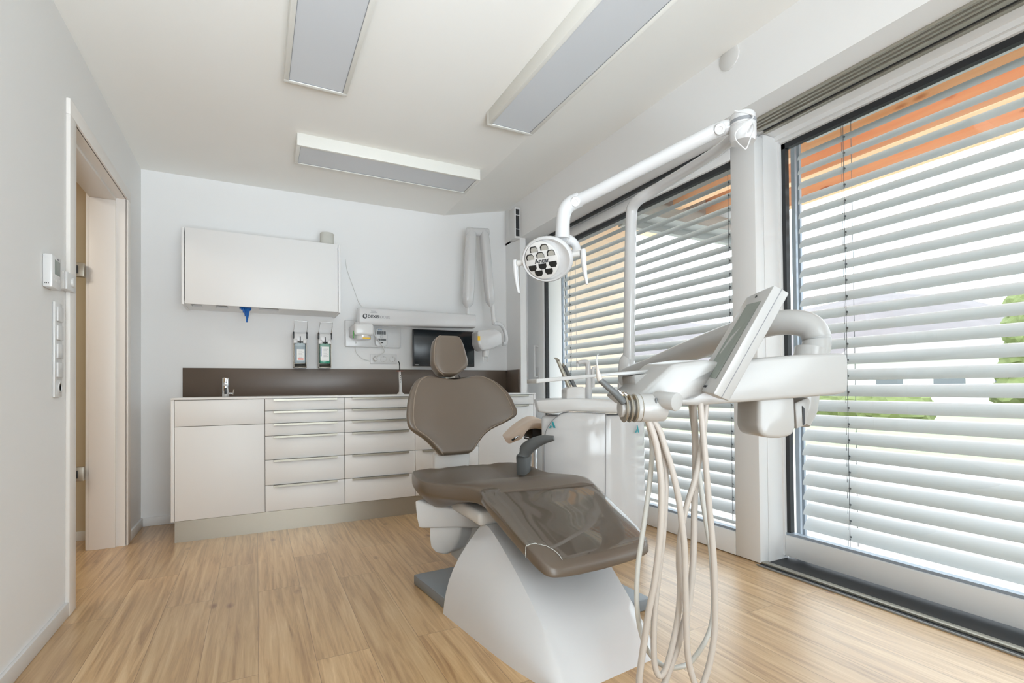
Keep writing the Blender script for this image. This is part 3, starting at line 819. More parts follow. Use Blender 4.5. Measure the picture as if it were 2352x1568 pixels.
fin('lower_keys', bm, M['grey'], t)
fin('exposure_key', box(k0.x - .013, k0.x + .013, yk_, yk_ + .003, k0.z - .052, k0.z - .043, .001), M['black'], t)
bm = B(); tube(bm, [V((k0.x + .011 * math.cos(a * .5236), yk_ + .0012, k0.z + .004 + .011 * math.sin(a * .5236))) for a in range(13)], .0012, 5, 1)
lathe(bm, (k0.x, yk_ + .001, k0.z + .004), (0, -1, 0), [(.001, 0), (.002, 0), (.002, .001), (.001, .001)], 8)
fin('dial_mark', bm, M['inkl'], t)
bm = box(k0.x - .026, k0.x - .020, yk_, yk_ + .002, k0.z + .058, k0.z + .064); bx(bm, k0.x - .016, k0.x + .006, yk_, yk_ + .002, k0.z + .0595, k0.z + .0625)
fin('printed_mark', bm, M['blue'], t, smooth=0)
# sockets and cords
s0, s1 = at(850, 813, y=0), at(911, 836, y=0)
t = thing('socket_strip', ((s0.x + s1.x) / 2, 0, s1.z), 'white triple power socket on the wall above the backsplash', 'socket')
fin('socket_frame', box(s0.x, s1.x, -.011, -.001, s1.z, s0.z, .002), M['plastic'], t)
for k in range(3):
    x = s0.x + (s1.x - s0.x) * (k + .5) / 3; z = (s0.z + s1.z) / 2
    fr = fin('socket_insert', lathe(B(), (x, -.011, z), (0, -1, 0), [(.028, -.001), (.028, .003), (.022, .003), (.020, -.006), (.001, -.006)], 24), M['plastic2'], t)
    bm = B()
    for dx in (-.0095, .0095): lathe(bm, (x + dx, -.0045, z), (0, -1, 0), [(.001, 0), (.003, 0), (.003, .001), (.001, .001)], 8)
    for dz in (-.021, .021): bx(bm, x - .003, x + .003, -.0135, -.006, z + dz - .002, z + dz + .002)
    fin('socket_contact', bm, M['ink'], fr, smooth=0)
x = s0.x + (s1.x - s0.x) / 6; z = (s0.z + s1.z) / 2
t = thing('power_cord', (x, -.03, z), 'white power cord with plug hanging from the x-ray unit to the left socket', 'cord')
fin('plug', cyl(B(), (x, -.012, z), (x, -.05, z), .019, .015, seg=18, bev=.002), M['plastic'], t)
fin('cable', tube(B(), [(x, -.048, z), (x + .02, -.07, z + .03), at(883, 806, y=-.07), at(872, 785, y=-.09), at(862, 772, y=-.16), at(853, 752, y=-.2)], .0045, 8), M['plastic2'], t)
tag(fin('thin_cable', tube(B(), [at(818, 785, y=-.04), at(816, 800, y=-.014), at(820, 812, y=-.01), at(833, 824, y=-.012), at(850, 829, y=-.012)], .003, 8), M['plastic2']), 'thin white cable looping down from the wall plate to the sockets', 'cord')
tag(fin('wall_cable', tube(B(), [at(793, 594, y=-.006), at(797, 618, y=-.006), at(806, 645, y=-.006), at(816, 672, y=-.006), at(823, 692, y=-.02), at(830, 703, y=-.2)], .003, 8), M['plastic2']), 'thin white cable on the wall right of the wall cabinet', 'cord')
# monitor
m0, m1 = at(949, 755, y=-.12), at(1090, 842, y=-.12)
t = thing('monitor', ((m0.x + m1.x) / 2, -.1, m1.z), 'black flat monitor on the back wall behind the headrest', 'monitor')
fin('monitor_case', box(m0.x, m1.x, -.12, -.085, m1.z, m0.z, .004), M['black'], t)
fin('screen', box(m0.x + .008, m1.x - .008, -.1212, -.1195, m1.z + .022, m0.z - .008, .0005), M['screen'], t)
fin('wall_bracket', box(m0.x + .2, m1.x - .2, -.085, -.001, m1.z + .1, m0.z - .1), M['black'], t)
fin('stand_neck', box((m0.x + m1.x) / 2 - .03, (m0.x + m1.x) / 2 + .03, -.083, -.06, ZW + .012, m1.z + .12, .004), M['black'], t)
fin('stand_foot', box((m0.x + m1.x) / 2 - .12, (m0.x + m1.x) / 2 + .12, -.16, -.02, ZW, ZW + .012, .004), M['black'], t)
bm = B(); p = at(957, 841, y=-.1212)
for k in range(6): bx(bm, p.x - .015 + k * .006, p.x - .0115 + k * .006, -.1218, -.1208, m1.z + .008, m1.z + .015)
fin('lettering', bm, M['plastic2'], t, smooth=0)
# device on the right wall
t = thing('ventilation_cover', (XR, -.23, 2.36), 'white box shaped vent cover with dark slot high on the right wall', 'vent')
va, vb = at(1177, 475, x=XR - .05), at(1193, 540, x=XR - .05)
fin('vent_housing', box(XR - .06, XR - .0005, -.315, -.19, 2.345, 2.635, .006), M['plastic'], t)
fin('vent_slot', box(XR - .048, XR - .012, -.3166, -.3145, 2.365, 2.615), M['rubber'], t, smooth=0)
bm = B()
for z in (2.43, 2.56): bx(bm, XR - .052, XR - .008, -.3175, -.314, z - .003, z + .003)
fin('slot_clip', bm, M['plastic'], t)
cv = at(1676, 142, x=XR)
tag(fin('cover_plate', lathe(B(), (XR - .0005, cv.y, 2.66), (-1, 0, 0), [(.06, 0), (.06, .004), (.055, .007), (.001, .007)], 26), M['plastic2']), 'small round white cover plate high on the wall above the windows', 'cover plate')

# ================================================================== DENTAL CHAIR
ch = thing('dental_chair', (1.87, -2.4, 0), 'taupe upholstered dental chair with glossy white base in the middle of the room', 'dental chair')
# grey base plate
fin('base_plate', prism(B(), [(1.425, -1.975, 0), (2.225, -1.93, 0), (2.262, -2.745, 0), (2.0, -2.75, 0), (1.62, -2.55, 0), (1.47, -2.37, 0)], (0, 0, .05), .008, 2), M['plate'], ch)
# white base cover
Lr = smooth_path([(1.605, -3.10, 0), (1.612, -2.98, .10), (1.622, -2.80, .205), (1.632, -2.60, .295), (1.648, -2.42, .345), (1.66, -2.30, .35)], 5)
Rr = smooth_path([(1.99, -3.055, 0), (2.02, -2.94, .10), (2.05, -2.76, .205), (2.07, -2.58, .295), (2.08, -2.42, .345), (2.09, -2.30, .35)], 5)
Lf = smooth_path([(1.600, -3.10, 0), (1.555, -3.01, 0), (1.515, -2.85, 0), (1.485, -2.65, 0), (1.462, -2.47, 0), (1.447, -2.355, 0)], 5)
Rf = smooth_path([(2.0, -3.052, 0), (2.03, -2.98, 0), (2.08, -2.80, 0), (2.12, -2.62, 0), (2.15, -2.47, 0), (2.17, -2.33, 0)], 5)
bm = B(); rows = []
n = len(Lr)
for i in range(n):
    u = i / (n - 1); row = []
    for k in range(9):
        q = k / 8; p = Lf[i].lerp(Lr[i], q); bulge = math.sin(q * math.pi) * (.035 * u + .012); p = p + V((-bulge, .0 + (-.09 * math.sin(q * math.pi * .5) * u * (1 - q) * 0), 0)); row.append(p)
    for k in range(1, 10):
        q = k / 10; p = Lr[i].lerp(Rr[i], q); row.append(p + V((0, 0, -.012 * math.sin(q * math.pi) * (1 - u) * 0)))
    for k in range(9):
        q = k / 8; p = Rr[i].lerp(Rf[i], q); row.append(p + V((math.sin(q * math.pi) * (.035 * u + .012), 0, 0)))
    rows.append(row)
vs = grid(bm, rows); bm.faces.new(vs[-1])
bmesh.ops.remove_doubles(bm, verts=bm.verts[:], dist=1e-4)
fin('base_cover', bm, M['gloss'], ch, smooth=38)
# mechanism below the seat
bm = box(1.62, 2.02, -2.35, -1.78, .345, .41, .02, 3)
fin('seat_frame', bm, M['plastic2'], ch)
P = [(951, 1148), (1000, 1160), (1060, 1172), (1100, 1204), (1098, 1214), (1040, 1212), (962, 1214), (955, 1190)]
fin('seat_shell', prism(B(), [at(a, b_, t=2.56) for a, b_ in P], (.38, .12, 0), .012, 3), M['plastic'], ch, smooth=50)
P = [(986, 1206), (1062, 1204), (1056, 1235), (1042, 1262), (1022, 1274), (1000, 1270), (988, 1256), (985, 1235)]
fin('hinge_cover', prism(B(), [at(a, b_, t=2.58) for a, b_ in P], (.10, .04, 0), .010, 3), M['plastic'], ch, smooth=50)
fin('lift_arm', prism(B(), [at(a, b_, t=2.64) for a, b_ in ((1050, 1204), (1130, 1204), (1140, 1250), (1060, 1300), (1030, 1272))], (.25, .1, 0), .015, 3), M['plastic2'], ch, smooth=50)
# seat: rows from rear to front, raised hips at the rear
rows = [(-1.70, 1.58, 2.04, .485, .01, .06), (-1.74, 1.50, 2.10, .475, .03, .085), (-1.85, 1.455, 2.12, .462, .055, .10), (-1.98, 1.44, 2.11, .455, .06, .098), (-2.06, 1.45, 2.11, .462, .045, .092), (-2.14, 1.495, 2.13, .478, .02, .092),
        (-2.24, 1.56, 2.17, .492, .005, .095), (-2.34, 1.60, 2.20, .495, 0, .09), (-2.44, 1.62, 2.20, .475, -.01, .07)]
rs = []
for (y, xa, xb, zc, hip, th) in rows:
    a = (xb - xa) / 2; c = V(((xa + xb) / 2, y, zc - th / 2 + .035))
    bend = (lambda h: (lambda u: h * abs(u) ** 6 - .55 * h * math.exp(-((abs(u) - .66) / .2) ** 2)))(hip)
    rs.append(sring(c, V((1, 0, 0)), V((0, 0, 1)), a, th / 2, 48, .36, bend))
rr = []
for j in range(48):
    rr.append(smooth_path([r_[j] for r_ in rs], 4))
rs = [[rr[j][i] for j in range(48)] for i in range(len(rr[0]))]
fin('seat', rings(B(), rs), M['leather'], ch, smooth=70)
# leg rest
rs = []
Lrow = [(-2.33, 1.655, 2.18, .478, .03), (-2.345, 1.62, 2.205, .478, .07), (-2.40, 1.607, 2.215, .470, .088), (-2.55, 1.605, 2.19, .428, .09), (-2.70, 1.608, 2.17, .383, .086), (-2.82, 1.613, 2.155, .347, .08), (-2.885, 1.625, 2.14, .325, .068), (-2.912, 1.65, 2.115, .316, .045), (-2.92, 1.69, 2.08, .314, .02)]
for (y, xa, xb, zc, th) in Lrow:
    yo = .045
    a = (xb - xa) / 2
    out = []
    for j, p in enumerate(sring(V(((xa + xb) / 2, y, zc)), V((1, .09, 0)).normalized(), V((0, .28, 1)).normalized(), a, th / 2, 48, .36, lambda u: .010 * u * u)): out.append(p)
    rs.append(out)
rr = [smooth_path([r_[j] for r_ in rs], 4) for j in range(48)]
rsl = [[rr[j][i] for j in range(48)] for i in range(len(rr[0]))]
fin('leg_rest', rings(B(), rsl), M['leather'], ch, smooth=70)
# back rest
TB = 2.92
lat = V((.995, .03, 0)).normalized(); upv = V((-.0, .26, 1)).normalized(); nrm = lat.cross(upv).normalized()   # nrm points to the room (-y)
if nrm.y > 0: nrm = -nrm
bc = at(1046, 955, t=TB)
kx = TB / FPX


def loc_uv(px, py):
    p = at(px, py, t=TB)
    # meet the plane of the rest
    d = (p - CAM).normalized(); q = CAM + d * ((bc - CAM).dot(nrm) / d.dot(nrm)); e = q - bc
    return e.dot(lat), e.dot(upv)


prof = [(865, 985, 1092), (869, 967, 1106), (876, 953, 1121), (886, 944, 1134), (900, 937, 1147), (920, 931, 1160), (940, 928, 1168), (955, 927, 1173), (966, 928, 1171), (976, 931, 1158), (985, 938, 1140), (993, 950, 1124), (1001, 965, 1113), (1011, 979, 1104), (1022, 991, 1096), (1032, 1001, 1090), (1040, 1008, 1083), (1044, 1014, 1076)]
rs = []; N_ = len(prof)
notch = lambda u, v: -.028 * max(0, 1 - (u / .10) ** 2) if v > .18 else 0
for i, (py, xa, xb) in enumerate(prof):
    u0, v0 = loc_uv(xa, py); u1, v1 = loc_uv(xb, py)
    v = (v0 + v1) / 2; a = (u1 - u0) / 2; uc = (u0 + u1) / 2
    q = i / (N_ - 1); th = .034 * min(1, .35 + 3.2 * min(q, 1 - q) ** .6)
    ring = []
    for j in range(56):
        an = 2 * math.pi * j / 56; co, si = math.cos(an), math.sin(an)
        su = math.copysign(abs(co) ** .42, co); sv = math.copysign(abs(si) ** .55, si)
        uu = uc + a * su; wrap = .055 * (uu / .3) ** 2
        dip = -.022 * math.exp(-((uu + .0) / .085) ** 2) * max(0, 1 - q * 6)
        vv = v + dip
        ring.append(bc + lat * uu + upv * vv + nrm * (th * sv + wrap))
    rs.append(ring)
rr = [smooth_path([r_[j] for r_ in rs], 3) for j in range(56)]
rsb = [[rr[j][i] for j in range(56)] for i in range(len(rr[0]))]
br = fin('backrest', rings(B(), rsb), M['leather'], ch, smooth=70)


def seam_from(rs_, jf, r=.0016):
    return tube(B(), [r_[jf] for r_ in rs_], r, 5, 1)


fin('piping', seam_from(rsb, 22, .003), M['seam'], br)
fin('piping', seam_from(rsb, 6, .003), M['seam'], br)
# back shell and post
rs = []
for i, r_ in enumerate(rsb[4:-2]):
    c = sum(r_, V((0, 0, 0))) / len(r_)
    rs.append([c + (p - c) * .93 - nrm * .03 for p in r_])
fin('back_shell', rings(B(), rs), M['plastic'], ch, smooth=60)
P = [(996, 1040), (1081, 1036), (1079, 1060), (1075, 1100), (1072, 1125), (1002, 1130), (998, 1100)]
fin('back_support', prism(B(), [at(a, b_, t=2.93) for a, b_ in P], (.01, .06, 0), .012, 3), M['plastic2'], ch, smooth=50)
# head rest
hprof = [(778, 1010, 1033), (780, 999, 1044), (785, 992, 1050), (794, 988, 1055), (806, 986, 1059), (820, 985, 1063), (836, 985, 1067), (846, 988, 1065), (853, 992, 1059), (860, 998, 1050), (865, 1006, 1040), (867, 1013, 1030)]
rs = []; N_ = len(hprof)
for i, (py, xa, xb) in enumerate(hprof):
    u0, v0 = loc_uv(xa, py); u1, v1 = loc_uv(xb, py); q = i / (N_ - 1); th = .042 * min(1, .30 + 3.0 * min(q, 1 - q) ** .6)
    ring = []
    for j in range(40):
        an = 2 * math.pi * j / 40; co, si = math.cos(an), math.sin(an)
        su = math.copysign(abs(co) ** .42, co); sv = math.copysign(abs(si) ** .5, si)
        ring.append(bc + lat * ((u0 + u1) / 2 + (u1 - u0) / 2 * su) + upv * ((v0 + v1) / 2) + nrm * (.03 + th * sv + .02 * (1 - q) * 0))
    rs.append(ring)
rr = [smooth_path([r_[j] for r_ in rs], 3) for j in range(40)]
rsh = [[rr[j][i] for j in range(40)] for i in range(len(rr[0]))]
hr = fin('headrest', rings(B(), rsh), M['leather'], ch, smooth=70)
fin('piping', seam_from(rsh, 16, .003), M['seam'], hr)
fin('headrest_bar', box(bc.x - .03, bc.x + .03, bc.y + .08, bc.y + .10, bc.z + .05, bc.z + .32, .004), M['steel'], ch)
bm = cyl(B(), at(1053, 862, t=2.97), at(1060, 871, t=2.97), .004, seg=8)
fin('lock_lever', bm, M['black'], ch)
# arm rest
ap = [at(1203, 1090, t=2.8), at(1203, 1052, t=2.8), at(1206, 1036, t=2.79), at(1222, 1021, t=2.76), at(1246, 1010, t=2.73), at(1272, 1006, t=2.70)]
fin('armrest', tube(B(), ap, [.040, .042, .046, .036, .026, .014], 18, 8, flat=.62, up=(.2, -.2, 1)), M['grey'], ch, smooth=60)
# clear cover over the leg rest, the near left corner stays bare
rs = []; edge = []
for i, r_ in enumerate(rsl[2:-6]):
    c = sum(r_, V((0, 0, 0))) / len(r_); row = []
    for j in range(-1, 26):
        p = r_[j % 48]; d = (p - c).normalized()
        row.append(p + d * (.0035 + .002 * math.sin(p.x * 19 + p.y * 11) * math.sin(p.y * 23 - p.x * 7)) + V((0, 0, .002)))
    rs.append(row)
bm = B(); grid(bm, rs)
cc = V((1.615, -2.90)); rad = .085
bmesh.ops.subdivide_edges(bm, edges=bm.edges[:], cuts=1, use_grid_fill=True)
bmesh.ops.delete(bm, geom=[f for f in bm.faces if (f.calc_center_median().xy - cc).length < rad], context='FACES')
for v in bm.verts:
    dv = v.co.xy - cc
    if dv.length < rad + .012 and v.is_boundary: v.co.xy = cc + dv.normalized() * (rad + .004)
ev = sorted([v.co.copy() for v in bm.verts if v.is_boundary and abs((v.co.xy - cc).length - rad - .004) < .003], key=lambda p: math.atan2(p.y - cc.y, p.x - cc.x))
cover = fin('plastic_cover', bm, M['clear'], smooth=80)
if len(ev) > 3: fin('cover_edge', tube(B(), ev, .0014, 6, 1), M['hose2'], cover)
tag(cover, 'clear glossy plastic cover over the foot end of the dental chair', 'cover')

# ================================================================== DELIVERY UNIT WITH SPITTOON
TU = 3.0
un = thing('spittoon_unit', (2.5, -1.9, 0), 'large white gloss spittoon unit standing between chair and window', 'dental unit')


def col(px, t): p = at(px, 1000, t=t); return (p.x, p.y)


def vprism(bm, foot, z0, z1, bev=0., seg=2): return prism(bm, [(a, b_, z0) for a, b_ in foot], (0, 0, z1 - z0), bev, seg)


foot = [col(1243, 2.98), col(1398, 2.93), col(1432, 2.95), col(1462, 3.01), col(1480, 3.10), col(1478, 3.30), col(1420, 3.36), col(1262, 3.36)]
fin('unit_body', vprism(B(), foot, .10, .80, .02, 3), M['gloss'], un, smooth=35)
foot2 = [col(1300, 3.08), col(1440, 3.05), col(1450, 3.25), col(1310, 3.28)]
fin('unit_foot', vprism(B(), foot2, 0, .11, .006), M['plastic2'], un)
P = [(1250, 1090), (1250, 1010), (1256, 985), (1270, 964), (1290, 949), (1312, 946), (1391, 950), (1391, 1200), (1250, 1200)]
sp = fin('side_panel', prism(B(), [at(a, b_, t=2.968 - (a - 1243) * .00032) + (V((0, 0, 0))) for a, b_ in P], (.012, .03, 0), .003, 2), M['gloss'], un, smooth=35)
jl = [at(a, b_, t=2.960 - (a - 1243) * .00032) for a, b_ in ((1250, 1090), (1250, 1010), (1256, 985), (1270, 964), (1290, 949), (1312, 945.5), (1391, 949.5))]
fin('panel_joint', tube(B(), jl, .0022, 6, 3), M['inkl'], sp)
fin('panel_joint', tube(B(), [at(1392, 950, t=2.912), at(1391, 1195, t=2.912)], .0014, 5, smooth=False), M['inkl'], sp)
P = [(1230, 920), (1270, 917), (1330, 914), (1420, 921), (1450, 925), (1450, 948), (1392, 948), (1310, 944), (1286, 948), (1262, 950), (1236, 946)]
fin('unit_top', prism(B(), [at(a, b_, t=2.93) for a, b_ in P], (.17, .33, 0), .012, 3), M['plastic'], un, smooth=50)


def amark(c, r_, u_, s, parent):
    bm = B(); n = r_.cross(u_).normalized()
    q = lambda a, b_: V(c) + r_ * (a * s) + u_ * (b_ * s) + n * .0012
    for P in ([(-.1, .5), (.14, .5), (.5, -.5), (.18, -.5)], [(-.22, -.02), (-.08, -.3), (-.2, -.5), (-.5, -.5)]):
        prism(bm, [q(*k) for k in P], n * .0008)
    fin('logo', bm, M['teal'], parent, smooth=0)


pr = (at(1391, 1000, t=2.92) - at(1250, 1000, t=2.965)).normalized()
amark(at(1268.5, 975, t=2.952), pr, V((0, 0, 1)), .038, sp)
pr2 = (at(1480, 1000, t=3.07) - at(1450, 1000, t=2.96)).normalized()
amark(at(1463, 985, t=2.995), (at(1473, 985, t=3.03) - at(1453, 985, t=2.965)).normalized(), V((0, 0, 1)), .042, un)
# suction holder block, tube stand, cup filler, bowl
fin('suction_block', prism(B(), [at(a, b_, t=2.95) for a, b_ in ((1301, 920), (1301, 893), (1312, 888), (1340, 888), (1346, 893), (1346, 922))], (.04, .12, 0), .008, 3), M['plastic'], un, smooth=50)
bm = tube(B(), [at(1352, 925, t=3.1), at(1352, 880, t=3.1), at(1351, 845, t=3.1), at(1349, 833, t=3.1), at(1340, 831, t=3.1), at(1326, 833, t=3.08)], [.022, .018, .016, .016, .014, .012], 14, 6)
cyl(bm, at(1327, 833, t=3.08), at(1327, 842, t=3.08), .006, seg=10)
fin('cup_filler', bm, M['gloss'], un)
bm = tube(B(), [at(1362, 890, t=3.12), at(1362, 850, t=3.12), at(1368, 845, t=3.12), at(1374, 852, t=3.12)], [.012, .011, .010, .008], 12, 5)
fin('rinse_spout', bm, M['plastic'], un)
bl = at(1388, 926, t=3.1)
fin('spittoon_bowl', lathe(B(), (bl.x, bl.y, bl.z - .01), (0, 0, 1), [(.05, -.02), (.105, .012), (.11, .02), (.10, .022), (.06, -.008), (.001, -.012)], 32), M['gloss'], un)
# lamp and arm post on the unit
fin('post_housing', tube(B(), [at(1440, 950, t=3.07), at(1440, 880, t=3.07), at(1440, 835, t=3.07), at(1444, 815, t=3.07)], [.060, .056, .050, .034], 24, 6), M['gloss'], un)
for px0, py0, px1, py1, nm in ((1282, 829, 1298, 862, 0), (1297, 842, 1308, 862, 1)):
    t = thing('suction_handpiece', at(px1, py1, t=3.0), ['long metal suction handpiece leaning on the spittoon unit', 'short grey suction handpiece beside the long metal one'][nm], 'handpiece')
    a, b_ = at(px0, py0, t=3.02), at(px1 + 12 + nm * 3, py1 + 32, t=3.0)
    fin('handpiece_body', tube(B(), [a, a.lerp(b_, .5), b_], [.011, .012, .012], 12, 2), M['alu'] if nm == 0 else M['grey'], t)
    fin('handpiece_tip', tube(B(), [at(px0 - 8 + nm * 5, py0 - 7, t=3.03), at(px0 - 3, py0 - 4, t=3.025), a], [.004, .008, .011], 10, 3), M['steel'], t)

# ================================================================== OPERATING LIGHT
lt = thing('operating_light', at(1447, 830, t=3.05), 'white operating light with jointed arms on a tall pole above the chair', 'operating light')
pt = [at(1444, 840, t=3.06), at(1446, 700, t=3.06), at(1448, 560, t=3.06)]
fin('pole', tube(B(), pt, .034, 24, 2), M['gloss'], lt)
fin('pole_arm', tube(B(), [at(1448, 570, t=3.06), at(1450, 500, t=3.06), at(1454, 474, t=3.04), at(1472, 455, t=2.98), at(1510, 432, t=2.88), at(1580, 390, t=2.6), at(1650, 345, t=2.32), at(1694, 308, t=2.14)], [.034, .034, .034, .032, .030, .028, .026, .026], 22, 7), M['gloss'], lt)
jc = at(1706, 287, t=2.1)
fin('arm_joint', lathe(B(), jc - V((0, 0, .045)), (0, 0, 1), [(.03, -.03), (.046, -.028), (.052, -.01), (.052, .03), (.05, .032), (.05, .036), (.052, .038), (.052, .075), (.045, .088), (.02, .092)], 28), M['gloss'], lt)
fin('joint_gap', cyl(B(), jc + V((0, 0, .0)), jc + V((0, 0, .014)), .0528, seg=28), M['inkl'], lt)
fin('spring_arm', tube(B(), [at(1694, 288, t=2.12), at(1655, 296, t=2.14), at(1600, 322, t=2.17), at(1480, 383, t=2.27), at(1370, 440, t=2.37), at(1322, 463, t=2.42)], [.028, .031, .030, .029, .029, .030], 22, 7), M['gloss'], lt)
bm = B()
for px, py, t_ in ((1654, 296, 2.11), (1322, 463, 2.385)):
    c = at(px, py, t=t_); d = (CAM - c).normalized(); lathe(bm, c - d * .012, d, [(.024, 0), (.024, .014), (.021, .019), (.010, .019), (.008, .017), (.001, .017)], 24)
fin('joint_cap', bm, M['plastic'], lt)
fin('drop_arm', tube(B(), [at(1330, 458, t=2.42), at(1308, 470, t=2.42), at(1296, 488, t=2.42), at(1293, 515, t=2.42), at(1292, 548, t=2.42)], [.036, .036, .034, .033, .035], 22, 6), M['gloss'], lt)
lcn = at(1257, 595, t=2.40)
vd = (CAM - lcn).normalized()
nf = (vd * 1 + Rt * -.42 + Up * -.30).normalized()
rx = (Rt * math.cos(.25) + Up * math.sin(.25)); rx = (rx - nf * rx.dot(nf)).normalized(); uy = nf.cross(rx)
if uy.dot(Up) < 0: uy = -uy


fc = lcn - rx * .020 + uy * .002


def ell(a, b_, h, n=40, c=lcn): return [c + rx * a * math.cos(2 * math.pi * j / n) + uy * b_ * math.sin(2 * math.pi * j / n) + nf * h for j in range(n)]


fin('lamp_shell', rings(B(), [ell(.03, .03, -.075), ell(.08, .07, -.068), ell(.115, .095, -.04), ell(.128, .108, -.005), ell(.127, .107, .012), ell(.12, .101, .02), ell(.113, .096, .018), ell(.100, .092, .004, c=lcn - rx * .008)]), M['gloss'], lt, smooth=45)
fin('lamp_face', rings(B(), [ell(.086, .090, .002, c=fc), ell(.084, .089, .022, c=fc), ell(.080, .085, .024, c=fc), ell(.04, .03, .0245, c=fc)]), M['plastic2'], lt, smooth=45)
cells = [(-.028, .057, 1), (.026, .060, 1), (-.054, .024, 1), (-.001, .027, 1), (.054, .030, 1), (-.052, -.030, 0), (.0, -.028, 0), (.054, -.024, 0), (-.026, -.058, 0), (.027, -.055, 0)]
for (a, b_, up_) in cells:
    w_, h_ = .020, .0135; s = 1 if up_ else -1
    P = [(-w_, -h_ * s), (w_, -h_ * s), (w_, .002 * s), (w_ * .6, h_ * s), (-w_ * .6, h_ * s), (-w_, .002 * s)]
    bk, rf_ = B(), B()
    prism(bk, [fc + rx * (a + p) + uy * (b_ + q) + nf * .0246 for p, q in P], nf * .0006)
    if up_: prism(rf_, [fc + rx * (a + p * .82 + .002) + uy * (b_ + q * .82 - .002) + nf * .0252 for p, q in P], nf * .0006)
    lw_ = fin('light_window', bk, M['black'], lt, smooth=0)
    if up_: fin('reflector', rf_, M['reflector'], lw_, smooth=0)
    else: rf_.free()

text('Ancar', 'lettering', fc + nf * .0255 - uy * .001 + rx * .002, rx, uy, .031, M['ink'], lt, bold=.0006)
bm = B(); c = fc + nf * .0252 - uy * .0145; obox(bm, c, rx, uy, nf, .03, .0015, .001); fin('printed_mark', bm, M['inkl'], lt, smooth=0)
for s in (-1, 1):
    e0 = lcn + rx * (.122 * s) + nf * -.01; e1 = lcn + rx * (.162 * s) + nf * -.012
    fin('handle_stub', cyl(B(), e0, e1, .011, .015, seg=16), M['plastic2'], lt)
    top = e1 + rx * .014 * s
    fin('grip', tube(B(), [top + V((0, 0, .016)), top + V((0, 0, -.01)) , top + V((0, 0, -.06)) + Rt * .003, top + V((0, 0, -.115)) + Rt * .010, top + V((0, 0, -.145)) + Rt * .016], [.016, .018, .015, .011, .007], 14, 5, flat=.75), M['gloss'], lt)
fin('yoke', tube(B(), [at(1292, 545, t=2.42), at(1300, 548, t=2.44), at(1316, 556, t=2.45), at(1324, 570, t=2.44), at(1318, 585, t=2.42)], [.03, .026, .022, .020, .016], 14, 5), M['gloss'], lt)
tag(fin('cable_tie', tube(B(), [jc + V((-.06, -.01, .04)), jc + V((-.02, -.065, .0)), at(1693, 300, t=1.99), at(1690, 320, t=1.98), at(1706, 338, t=1.98), at(1714, 341, t=1.98), at(1722, 322, t=1.99), at(1731, 295, t=2.02), at(1728, 278, t=2.06), jc + V((.02, -.02, .06))], .0024, 6) , M['plastic']), 'white cable tie looped round the arm joint of the operating light', 'cable tie')

# ================================================================== INSTRUMENT CONSOLE
cn = thing('instrument_console', at(1700, 880, t=1.6), 'white swing arm instrument console with tilted screen hanging before the window', 'dental console')
fin('swing_arm', tube(B(), [at(1440, 868, t=3.05), at(1500, 843, t=2.75), at(1600, 800, t=2.35), at(1700, 763, t=2.05), at(1770, 744, t=1.90), at(1825, 740, t=1.83), at(1862, 752, t=1.80), at(1876, 785, t=1.79), at(1862, 835, t=1.78)], [.060, .056, .052, .049, .046, .046, .046, .046, .046], 22, 8, up=(0, 0, 1)), M['console'], cn)
fin('arm_socket', tube(B(), [at(1862, 800, t=1.78), at(1850, 870, t=1.77), at(1843, 940, t=1.76), at(1838, 975, t=1.75)], [.050, .05, .046, .03], 20, 5), M['console'], cn)
T0 = 1.50
P = [(1640, 838), (1760, 820), (1850, 813), (1930, 810), (1948, 812), (1951, 830), (1951, 885), (1947, 902), (1925, 906), (1830, 914), (1700, 924), (1600, 931), (1565, 930), (1545, 912), (1560, 880)]
fin('console_body', prism(B(), [at(a, b_, t=T0) for a, b_ in P], (.07, .22, 0), .012, 3), M['console'], cn, smooth=50)
P = [(1440, 915), (1470, 905), (1530, 850), (1545, 836), (1620, 826), (1660, 832), (1640, 900), (1590, 928), (1540, 925), (1500, 930), (1470, 940)]
fin('console_hood', prism(B(), [at(a, b_, t=1.50) for a, b_ in P], (.06, .19, .01), .012, 3), M['console'], cn, smooth=50)
# drum that carries the handpieces
dc = at(1498, 936, t=1.46)
da = (V((-.55, .2, .0)) * 1).normalized()
fin('holder_drum', cyl(B(), dc - da * .035, dc + da * .055, .040, seg=32, bev=.006), M['console'], cn)
bm = B()
for k in range(4): lathe(bm, dc + da * (.040 + k * .015) , da, [(.024, -.003), (.039, -.003), (.041, 0), (.039, .003), (.024, .003)], 28)
fin('holder_ring', bm, M['steel'], cn)
fin('holder_core', cyl(B(), dc + da * .03, dc + da * .098, .026, seg=24, bev=.004), M['console'], cn)
# control knob
kc = at(1535, 923, t=1.43); kd = (V((.85, -.45, -.05))).normalized()
kn = cyl(B(), at(1506, 916, t=1.46), at(1556, 923, t=1.40), .023, .026, seg=28, bev=.004)
fin('control_knob', kn, M['console'], cn)
fin('knob_mark', obox(B(), at(1507, 920, t=1.425), Rt, Up, Fw, .006, .016, .006, .002), M['grey'], cn)
# lower pod and bracket
P = [(1742, 912), (1826, 908), (1829, 985), (1820, 1000), (1800, 1006), (1765, 1006), (1748, 999), (1741, 982)]
fin('lower_pod', prism(B(), [at(a, b_, t=1.52) for a, b_ in P], (.05, .12, 0), .014, 3), M['console'], cn, smooth=50)
P = [(1826, 925), (1857, 912), (1862, 920), (1853, 975), (1830, 985)]
fin('pod_bracket', prism(B(), [at(a, b_, t=1.62) for a, b_ in P], (.03, .07, 0), .004), M['console'], cn)
fin('bracket_gap', prism(B(), [at(a, b_, t=1.617) for a, b_ in ((1843, 932), (1848, 938), (1849, 974), (1845, 976))], (.01, .02, 0)), M['rubber'], cn, smooth=0)
